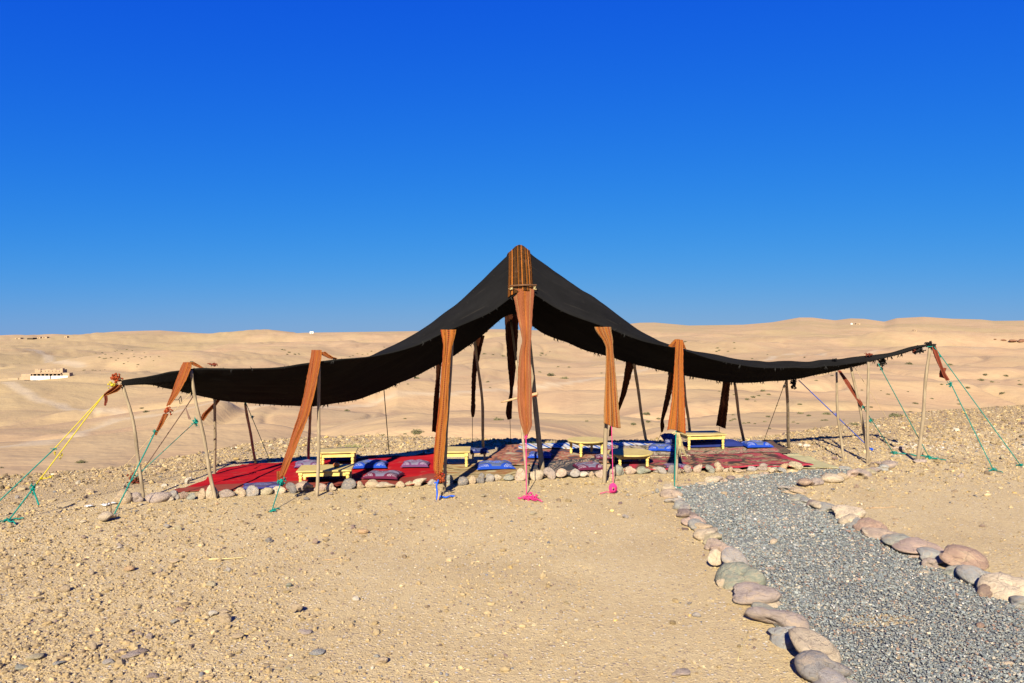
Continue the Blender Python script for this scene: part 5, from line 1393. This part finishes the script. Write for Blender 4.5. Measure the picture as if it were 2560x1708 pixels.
def round_table(c, r, h, rz, label, z0=0.03):
    t = empty('low_table', (c[0], c[1], Tz(c[0], c[1]) + z0), rz)
    tag(t, label, 'table', 'low yellow tables on the rugs')
    mb = MB(); mb.lathe((0, 0, h - .026), [(r * .97, 0), (r, .005), (r, .02), (r - .006, .026)], 48); mb.build('tabletop', M['top'], t)
    q = r * .60
    for (x, y, sx, sy) in ((0, -q, 2 * q - .05, .018), (0, q, 2 * q - .05, .018), (-q, 0, .018, 2 * q - .05), (q, 0, .018, 2 * q - .05)):
        mb = MB(); mb.box((x, y, h - .026 - .026), (sx, sy, .052)); mb.build('apron', M['yellow'], t)
    for x in (-q, q):
        for y in (-q, q):
            mb = MB(); mb.lathe((x, y, 0), leg_prof(h), 12)
            top = .15 * h / .22
            mb.box((x, y, (top + h - .0265) / 2), (.058, .058, h - .0265 - top), 0, .003)
            mb.build('leg', M['yellow'], t, False)
    return t
def mid(px, py, D): 
    return ((px - 1280) / FPX * D, D)
rect_table(mid(815, 0, 10.05), .74, .46, .20, .13, 'oblong yellow table nearest the stone row, with an orange bowl', .028)
rect_table(mid(844, 0, 11.22), .60, .44, .25, .13, 'oblong yellow table behind the tall left pole', .028)
rect_table(mid(1136, 0, 11.28), .50, .50, .24, .03, 'yellow table behind the stitched orange strip', .035)
round_table(mid(1466, 0, 12.18), .325, .255, .35, 'far round yellow table in the middle of the rugs', .045)
round_table(mid(1575, 0, 11.16), .355, .20, .10, 'near round yellow table behind the stone row', .05)
rect_table(mid(1753, 0, 12.82), .74, .50, .265, .16, 'oblong yellow table at the right back of the rugs', .055)

# orange bowl on the nearest table
bt = Vector((*mid(841, 0, 10.1), 0)); bt.z = Tz(bt.x, bt.y) + .028 + .20 + .001
bowl = empty('bowl', bt); tag(bowl, 'orange pot-bellied bowl with a dark rim on the nearest table', 'bowl')
mb = MB(); mb.lathe((0, 0, 0), [(.022, 0), (.038, .008), (.046, .024), (.043, .04), (.032, .05), (.030, .053)], 24); mb.build('body', M['orange_glaze'], bowl, True)
mb = MB(); mb.lathe((0, 0, .0535), [(.030, 0), (.028, .004), (.01, .007), (.006, .014), (.001, .016)], 20); mb.build('lid', M['dark_glaze'], bowl, True)

# ------------------------------------------------------------------ cushions
def cushion(px, py, w, d, th, rz, mat, label, z0=0.035, tilt=0.0, seed=0, droop=0.0, name='cushion', group='cushions on the rugs'):
    th *= 0.62
    g = gnd(px, py, z0)
    y = g.y + d * 0.42
    x = (px - 1280) / FPX * y
    n = 27
    a, b = np.meshgrid(np.linspace(-1, 1, n), np.linspace(-1, 1, n))
    pu = (np.clip(1 - a ** 4, 0, 1) * np.clip(1 - b ** 4, 0, 1)) ** 0.55
    pinch = 1 - 0.10 * (1 - b * b) * np.abs(a) ** 3
    pinch2 = 1 - 0.10 * (1 - a * a) * np.abs(b) ** 3
    X, Y = a * w / 2 * pinch, b * d / 2 * pinch2
    wr = 0.10 * th * fbm(a * 2.2 + seed * 3.1, b * 2.2, 81 + seed, 3)
    zt = th * (0.14 + 0.86 * pu) + wr * (0.3 + pu)
    zt = zt * (1 + 0.18 * vnoise(a * 1.1 + seed, b * 1.1, 83 + seed))
    zb = th * 0.14 * (1 - pu) * 0.9
    cr, sr = math.cos(rz), math.sin(rz)
    def put(Z):
        Yt = Y * math.cos(tilt) - Z * math.sin(tilt); Zt = Y * math.sin(tilt) + Z * math.cos(tilt) + d / 2 * abs(math.sin(tilt))
        return np.stack([X * cr - Yt * sr, X * sr + Yt * cr, Zt], -1)
    top, bot = put(zt).reshape(-1, 3), put(zb).reshape(-1, 3)
    idx = np.arange(n * n).reshape(n, n); k = n * n
    q = np.stack([idx[:-1, :-1], idx[:-1, 1:], idx[1:, 1:], idx[1:, :-1]], -1).reshape(-1, 4)
    rim = np.concatenate([idx[0, :], idx[1:, -1], idx[-1, -2::-1], idx[-2:0:-1, 0]]); rn = np.roll(rim, -1)
    F = np.concatenate([q, q[:, ::-1] + k, np.stack([rim, rim + k, rn + k, rn], -1)])
    me = mesh_np(name, np.concatenate([top, bot]), F.ravel(), 4, True)
    l = me.uv_layers.new(name='uv')
    U = np.stack([(a + 1) / 2, (b + 1) / 2], -1).reshape(-1, 2); U = np.concatenate([U, U])
    vi = np.empty(len(me.loops), np.int32); me.loops.foreach_get('vertex_index', vi)
    l.data.foreach_set('uv', U[vi].astype(np.float32).ravel())
    o = link(name, me, mat, None, (x, y, Tz(x, y) + z0))
    return tag(o, label, 'cushion', group)
CB, CP, CV, CN, CI = M['cush_blue'], M['cush_plum'], M['cush_violet'], M['cush_navy'], M['cush_indigo']
cushion(768, 1168, .40, .42, .10, .25, CV, 'violet printed cushion left of the tall pole at the back of the red rug', seed=1)
cushion(926, 1171, .54, .46, .12, .12, CB, 'blue printed cushion on the red rug beside the oblong tables', seed=2)
cushion(1039, 1168, .44, .40, .12, .05, CV, 'violet and white cushion on the right part of the red rug', seed=3)
cushion(958, 1197, .54, .40, .13, -.12, CP, 'plum paisley cushion on the red rug close to the stone row', seed=4)
cushion(656, 1222, .54, .40, .05, .22, CI, 'flat indigo printed cushion at the front left of the red rug', seed=5)
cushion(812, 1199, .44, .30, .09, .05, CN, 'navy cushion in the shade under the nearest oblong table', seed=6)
cushion(868, 1153, .34, .34, .12, .1, CN, 'navy cushion shape added as shade behind the tall left pole table', seed=7)  # dark pad added where table and roof only cast shade
cushion(1238, 1174, .60, .44, .12, .12, CB, 'large blue paisley cushion on the beige wavy rug', seed=8)
cushion(1350, 1147, .40, .40, .12, -.1, CB, 'blue printed cushion crossed by the shadow of the thick middle pole', .05, seed=9)
cushion(1474, 1177, .46, .40, .12, .12, CP, 'plum and grey cushion left of the near round table', .05, seed=10)
cushion(1506, 1149, .26, .28, .08, .0, CP, 'small dark red cushion between the two round tables', .05, seed=11)
cushion(1522, 1125, .26, .26, .07, .0, CP, 'small pinkish grey cushion behind the pole at the striped rug', .06, seed=12)
cushion(1653, 1130, .46, .38, .15, -.2, CB, 'blue printed cushion left of the right-hand oblong table', .06, seed=13)
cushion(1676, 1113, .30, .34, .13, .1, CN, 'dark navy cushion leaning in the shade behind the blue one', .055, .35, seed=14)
cushion(1890, 1121, .50, .42, .14, .1, CB, 'blue printed cushion at the right end of the flowered carpet', .06, seed=15)
cushion(1690, 1170, .36, .26, .05, .0, CV, 'flat violet cushion behind the stone row below the bright orange strip', .06, seed=16)
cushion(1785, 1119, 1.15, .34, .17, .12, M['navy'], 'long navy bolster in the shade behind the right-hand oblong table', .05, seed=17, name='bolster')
# small stool carrying a cushion
st = Vector((*mid(1197, 0, 11.75), 0)); st.z = Tz(st.x, st.y) + .035
stool = empty('stool', st); tag(stool, 'small brown stool under a blue cushion by the stitched strip', 'stool')
mb = MB(); mb.box((0, 0, .105), (.26, .24, .02), 0, .003); mb.build('seat', M['stick'], stool)
for sx in (-1, 1):
    for sy in (-1, 1):
        mb = MB(); mb.tube([(sx * .10, sy * .09, 0), (sx * .09, sy * .08, .095)], [.012, .014], 8); mb.build('leg', M['stick'], stool)
cu = cushion(1197, 1160, .34, .30, .10, .1, CN, 'blue-grey printed cushion lying on the small brown stool', .035, seed=18)
cu.location = (st.x, st.y, st.z + .116)

# ------------------------------------------------------------------ the valley: shrubs, house, far hamlet
def shrub_mesh(seed, leaves=420, green=(0.16, 0.145, 0.06)):
    r = np.random.default_rng(seed)
    V, F = [], []
    for k in range(leaves):
        d = r.standard_normal(3); d /= np.linalg.norm(d)
        d[2] = abs(d[2])
        rr = (0.45 + 0.55 * r.random()) * (1 + 0.25 * math.sin(3 * math.atan2(d[1], d[0]) + seed))
        c = np.array([d[0] * rr, d[1] * rr, d[2] * rr * 0.62])
        a = r.standard_normal(3); a /= np.linalg.norm(a)
        b = np.cross(a, r.standard_normal(3)); b /= np.linalg.norm(b)
        s = 0.12 * (0.5 + r.random())
        o = len(V)
        V += [c - a * s, c + b * s * .45, c + a * s, c - b * s * .45]
        F.append((o, o + 1, o + 2, o + 3))
    for k in range(9):
        w = r.uniform(0, 6.28); e = np.array([math.cos(w) * .5, math.sin(w) * .5, r.uniform(.3, .5)])
        o = len(V)
        V += [np.array([-.02, 0, 0]), np.array([.02, 0, 0]), np.array([0, .02, 0]), e]
        F += [(o, o + 1, o + 3), (o + 1, o + 2, o + 3), (o + 2, o, o + 3)]
    me = bpy.data.meshes.new('shrub')
    me.from_pydata([tuple(v) for v in V], [], F); me.update()
    return me
def m_leaf(name, c0, c1):
    t = NT(name, 0.9, 0.1)
    oi = t.new('ShaderNodeObjectInfo')
    n = t.noise(t.coord('Object'), 6, 3, 0.6)
    c = t.ramp(t.math('ADD', t.math('MULTIPLY', n, 0.6), t.math('MULTIPLY', oi.outputs['Random'], 0.4)), [(0.25, c0), (0.75, c1)])
    t.color(c)
    return t.m
M['leaf'] = m_leaf('dry_shrub', (0.10, 0.095, 0.045), (0.21, 0.19, 0.095))
M['grass'] = m_leaf('sparse_grass', (0.12, 0.15, 0.04), (0.25, 0.25, 0.09))
SHRUBS = [shrub_mesh(400 + k) for k in range(5)]
for me in SHRUBS: me.materials.append(M['leaf'])
def zl(o, pts): return [(o[0] + x / o[2], o[1] + y / o[2], w / o[2]) for (x, y, w) in pts]
A7 = (1560, 780, 2.35)
shr = {}
shr['on the slope below the left ropes'] = zl((0, 1040, 5.226), [(1060, 600, 100), (1670, 690, 90), (410, 872, 50), (20, 675, 40)]) + [(365, 1029, 12), (355, 1020, 8)]
shr['on the slope seen under the roof left of the middle'] = zl((600, 820, 3.137), [(838, 648, 36), (1122, 842, 34), (1388, 815, 80), (1295, 710, 20), (1295, 830, 24), (960, 862, 30), (1388, 393, 36), (1315, 440, 16)]) + [(480, 905, 7)]
shr['on the slope seen between the strips in the middle'] = zl((1000, 580, 3.137), [(130, 1143, 36), (660, 955, 26), (728, 962, 18), (808, 972, 26), (690, 1175, 24), (705, 1220, 16), (768, 1468, 62), (1095, 1098, 26), (1180, 1118, 50), (1290, 1145, 50), (1325, 1058, 18), (1110, 950, 26), (1100, 965, 18), (1240, 1058, 18), (1580, 1106, 16), (1465, 1482, 24), (1830, 1505, 32), (915, 1020, 24), (1145, 965, 14), (1175, 940, 12)])
shr['on the slope seen between the right-hand poles'] = zl((1550, 820, 3.647), [(245, 782, 55), (120, 877, 42), (255, 852, 38), (350, 835, 36), (1300, 568, 36), (1215, 628, 36), (1265, 617, 28), (1355, 605, 32), (1158, 650, 34), (1232, 668, 18), (905, 578, 20), (1040, 608, 20), (1032, 792, 24), (1010, 845, 30), (1042, 832, 34), (1130, 868, 34), (1175, 865, 30), (1230, 872, 24), (1352, 808, 36), (1320, 853, 26), (1645, 775, 44), (1718, 800, 32), (1888, 782, 56), (1640, 695, 34), (1435, 710, 22), (1365, 915, 22), (1580, 858, 26), (1622, 872, 22), (1880, 840, 30), (1845, 842, 26), (595, 128, 26), (890, 185, 24), (905, 205, 26), (880, 215, 20), (985, 215, 20), (1040, 133, 20), (1045, 185, 16), (1205, 278, 18), (1685, 268, 20), (1345, 245, 14), (1225, 495, 24), (1790, 480, 24), (1935, 433, 24)])
shr['on the hillside beyond the right-hand guy ropes'] = zl((2000, 780, 3.336), [(910, 430, 46), (1250, 438, 34), (960, 762, 36), (1100, 724, 24), (795, 860, 88), (920, 830, 24), (1545, 525, 30), (1715, 535, 34), (1508, 568, 40), (1600, 582, 32), (1650, 588, 18), (1688, 680, 36), (1395, 635, 34), (1835, 605, 32), (1325, 770, 24), (1320, 735, 20), (733, 685, 26), (515, 652, 20), (225, 848, 50), (450, 935, 60), (590, 795, 24), (1180, 603, 22), (1825, 575, 18), (600, 900, 40), (75, 862, 28), (215, 902, 26), (900, 665, 16), (675, 657, 14), (365, 900, 16)])
shr['on the far left hillside above the roof'] = [(px, py, w) for (px, py, w) in zl((0, 780, 5.875), [(1070, 580, 22), (1400, 605, 22), (1500, 600, 22), (1550, 625, 26), (1460, 665, 30), (1525, 690, 34), (1560, 680, 26), (1630, 670, 26), (1690, 580, 20), (1720, 572, 20), (1785, 610, 26), (1860, 552, 26), (1940, 575, 18), (1970, 622, 22), (1970, 655, 26), (1890, 680, 26), (1805, 660, 18), (1735, 685, 24), (1700, 710, 22), (2140, 660, 34), (2210, 660, 20), (2050, 670, 18), (2080, 690, 26), (2030, 775, 34), (2255, 720, 22), (2120, 602, 16), (2335, 655, 24), (2015, 808, 18), (1820, 762, 26), (1880, 735, 16), (1235, 855, 34), (1360, 855, 28), (1400, 860, 24), (1470, 860, 20), (1535, 850, 16), (200, 765, 12), (288, 755, 12)])] + zl((600, 820, 3.137), [(330, 170, 18), (350, 175, 16), (385, 190, 20), (430, 205, 16), (460, 205, 14), (370, 205, 14), (885, 218, 14), (920, 205, 14), (1000, 205, 14), (1030, 182, 14), (860, 225, 12), (1130, 150, 12), (960, 210, 12)])
for where, pts in shr.items():
    for k, (px, py, w) in enumerate(sorted(pts)):
        p = far_hit(px, py + w * 0.15)
        if p.y > 3500: continue
        o = bpy.data.objects.new('shrub', SHRUBS[k % 5]); COL.objects.link(o)
        s = 0.66 * w / FPX * p.y
        o.location = p - Vector((0, 0, 0.06 * s)); o.scale = (s, s, s * 0.9); o.rotation_euler = (0, 0, random.uniform(0, 6.28))
        size = 'broad' if w > 14 else ('middling' if w > 8 else 'little')
        tag(o, f'{size} dry shrub {where.replace("seen under the roof left of the middle", "behind the red rug").replace("seen ", "")}, {nth(k + 1)} from left', 'shrub', f'dry shrubs {where}')
# bushes just over the brink
for k, (px, D, dz, s, lab) in enumerate(((2028, 17.6, .0, .36, 'round olive bush just over the brink beside the tuft, left end of the clump'), (2052, 17.8, .0, .34, 'olive bush in the middle of the clump over the brink'), (2078, 18.0, .0, .32, 'olive bush at the right end of the clump over the brink'),
                                          (1908, 16.3, .0, .26, 'wispy bush at the foot of the dark guy cord'), (1930, 16.4, .0, .22, 'smaller wispy bush right of the dark guy cord'), (1877, 17.5, .0, .22, 'low grey bush beyond the back right pole'))):
    x = (px - 1280) / FPX * D
    o = bpy.data.objects.new('bush', SHRUBS[k % 5]); COL.objects.link(o)
    o.location = (x, D, Tz(x, D) - .03); o.scale = (s, s, s * (1.5 if k < 3 else 1.2)); o.rotation_euler = (0, 0, k * 1.3)
    tag(o, lab, 'bush')
# tufts of green grass behind the rugs
def grass_tuft(px, py, w, seed, lab):
    r = random.Random(seed)
    c = gnd(px, py); V, F = [], []
    for k in range(70):
        x, y = c.x + r.gauss(0, w), c.y + r.gauss(0, .05)
        h = r.uniform(.03, .09); dx, dy = r.uniform(-.03, .03), r.uniform(-.02, .02)
        o = len(V); z = Tz(x, y)
        V += [(x - .003, y, z), (x + .003, y, z), (x, y + .004, z), (x + dx, y + dy, z + h)]
        F += [(o, o + 1, o + 3), (o + 1, o + 2, o + 3), (o + 2, o, o + 3)]
    me = bpy.data.meshes.new('grass_tuft'); me.from_pydata(V, [], F); me.update()
    tag(link('grass_tuft', me, M['grass']), lab, 'grass', 'grass tufts behind the rugs')
grass_tuft(1331, 1113, .09, 1, 'green grass tuft behind the rugs right of the middle pole')
grass_tuft(1380, 1112, .08, 2, 'green grass tuft left of the far round table')
grass_tuft(1272, 1113, .06, 3, 'thin green grass tuft left of the middle pole')
grass_tuft(878, 1118, .12, 4, 'yellowing grass tuft behind the oblong table at the back')

# the farmhouse
hp = far_hit(122, 949)
S = 0.86 * hp.y / FPX                                    # metres for one photo pixel there
farm = empty('farmhouse', hp, 0.10)
tag(farm, 'adobe farmhouse with a long white front wall on the left', 'house')
def fbox(name, x0, x1, z0, z1, y0, y1, mat, par=farm):
    mb = MB(); mb.box(((x0 + x1) / 2 * S, (y0 + y1) / 2 * S, (z0 + z1) / 2 * S), ((x1 - x0) * S, (y1 - y0) * S, (z1 - z0) * S))
    return mb.build(name, mat, par)
fbox('front_wall', -50, 3, -3, 9, 0, 2, M['whitewash']); fbox('front_wall', 6, 52, -3, 9, 0, 2, M['whitewash'])
gate = fbox('gate', 3.1, 5.9, -3, 7, .6, 1.4, M['hollow'])
fbox('porch_back', -49, 30, -3, 15, 14, 16, M['hollow'])
for k in range(8):
    fbox('porch_post', -48 + k * 11, -45.5 + k * 11, -3, 15, 6, 8, M['adobe'])
rf = fbox('porch_roof', -51, 31, 15, 17.5, 3, 18, M['adobe'])
up = fbox('upper_storey', -50, 26, -3, 26, 22, 50, M['adobe'])
for k in range(6):
    fbox('window', -32 + k * 10, -30.4 + k * 10, 20.5, 23, 21.4, 21.95, M['hollow'], up)
fbox('corner_tower', 22, 29, -3, 30, 18.5, 30, M['adobe']); fbox('corner_tower', -36, -33, 18, 28.5, 20, 26, M['adobe'])
for k, (x0, x1, hh) in enumerate(((-50, -40, 2.2), (-20, -6, 1.6), (2, 9, 2.6))):
    fbox('parapet', x0, x1, 26.02, 26 + hh, 22.2, 24, M['adobe'])
fbox('side_block', 28, 52, -3, 17, 10, 30, M['adobe']); fbox('side_wall', -84, -51, -3, 6, 8, 11, M['adobe']); fbox('side_wall', -116, -90, -3, 3, 10, 13, M['adobe']); fbox('shed', -86, -60, 0, 14, 20, 44, M['adobe'])
# hamlet on the far left ridge and other far buildings
def hut(px, py, w, h, label, mat='adobe', group='huts on the skyline'):
    p = far_hit(px, py); s = p.y / FPX
    t = empty('hut', p, random.uniform(-.3, .3)); tag(t, label, 'house', group)
    mb = MB(); mb.box((0, w * s * .4, h * s * .5 - 1), (w * s, w * s * .8, h * s + 2)); wl_ = mb.build('wall', M[mat], t)
    mb = MB(); mb.box((0, w * s * .4, h * s + .25), (w * s * 1.06, w * s * .86, .5)); mb.build('roof', M['adobe'], t)
    mb = MB(); mb.box((-w * s * .1, -.06, h * s * .35), (w * s * .25, .1, h * s * .6)); mb.build('door', M['hollow'], t)
hut(44, 848, 14, 3, 'first low hut from the left on the far left ridge'); hut(75, 849, 16, 4, 'dark-fronted hut on the far left ridge, second from the left', 'hollow')
hut(97, 846, 8, 3, 'third hut from the left on the far left ridge'); hut(111, 846, 12, 3, 'fourth hut from the left on the far left ridge'); hut(164, 845, 8, 4, 'lone hut right of the others on the far left ridge')
hut(779, 834, 9, 5, 'white building on the skyline above the tall left pole', 'whitewash'); hut(2129, 812, 4, 4, 'tiny white house below the right skyline', 'whitewash'); hut(2146, 812, 10, 3, 'low brown house below the right skyline')
hut(2289, 828, 8, 3, 'lone hut among the far right hills')
# red rock ledge at the right edge
for k, (px, py, w, h, lab) in enumerate(((2512, 853, 14, 6, 'small left block of the red rock ledge'), (2534, 857, 24, 11, 'large dark red block of the rock ledge'), (2558, 856, 22, 13, 'rightmost red block of the rock ledge'), (2490, 851, 8, 4, 'outlying red boulder left of the rock ledge'))):
    p = far_hit(px, py); s = p.y / FPX
    me = ANGULAR[k].copy(); me.materials.clear(); me.materials.append(M['redrock'])
    o = bpy.data.objects.new('rock_outcrop', me); COL.objects.link(o)
    o.location = p + Vector((0, w * s * .3, h * s * .3)); o.scale = (w * s * .5, w * s * .45, h * s * .42)
    tag(o, lab, 'rock')
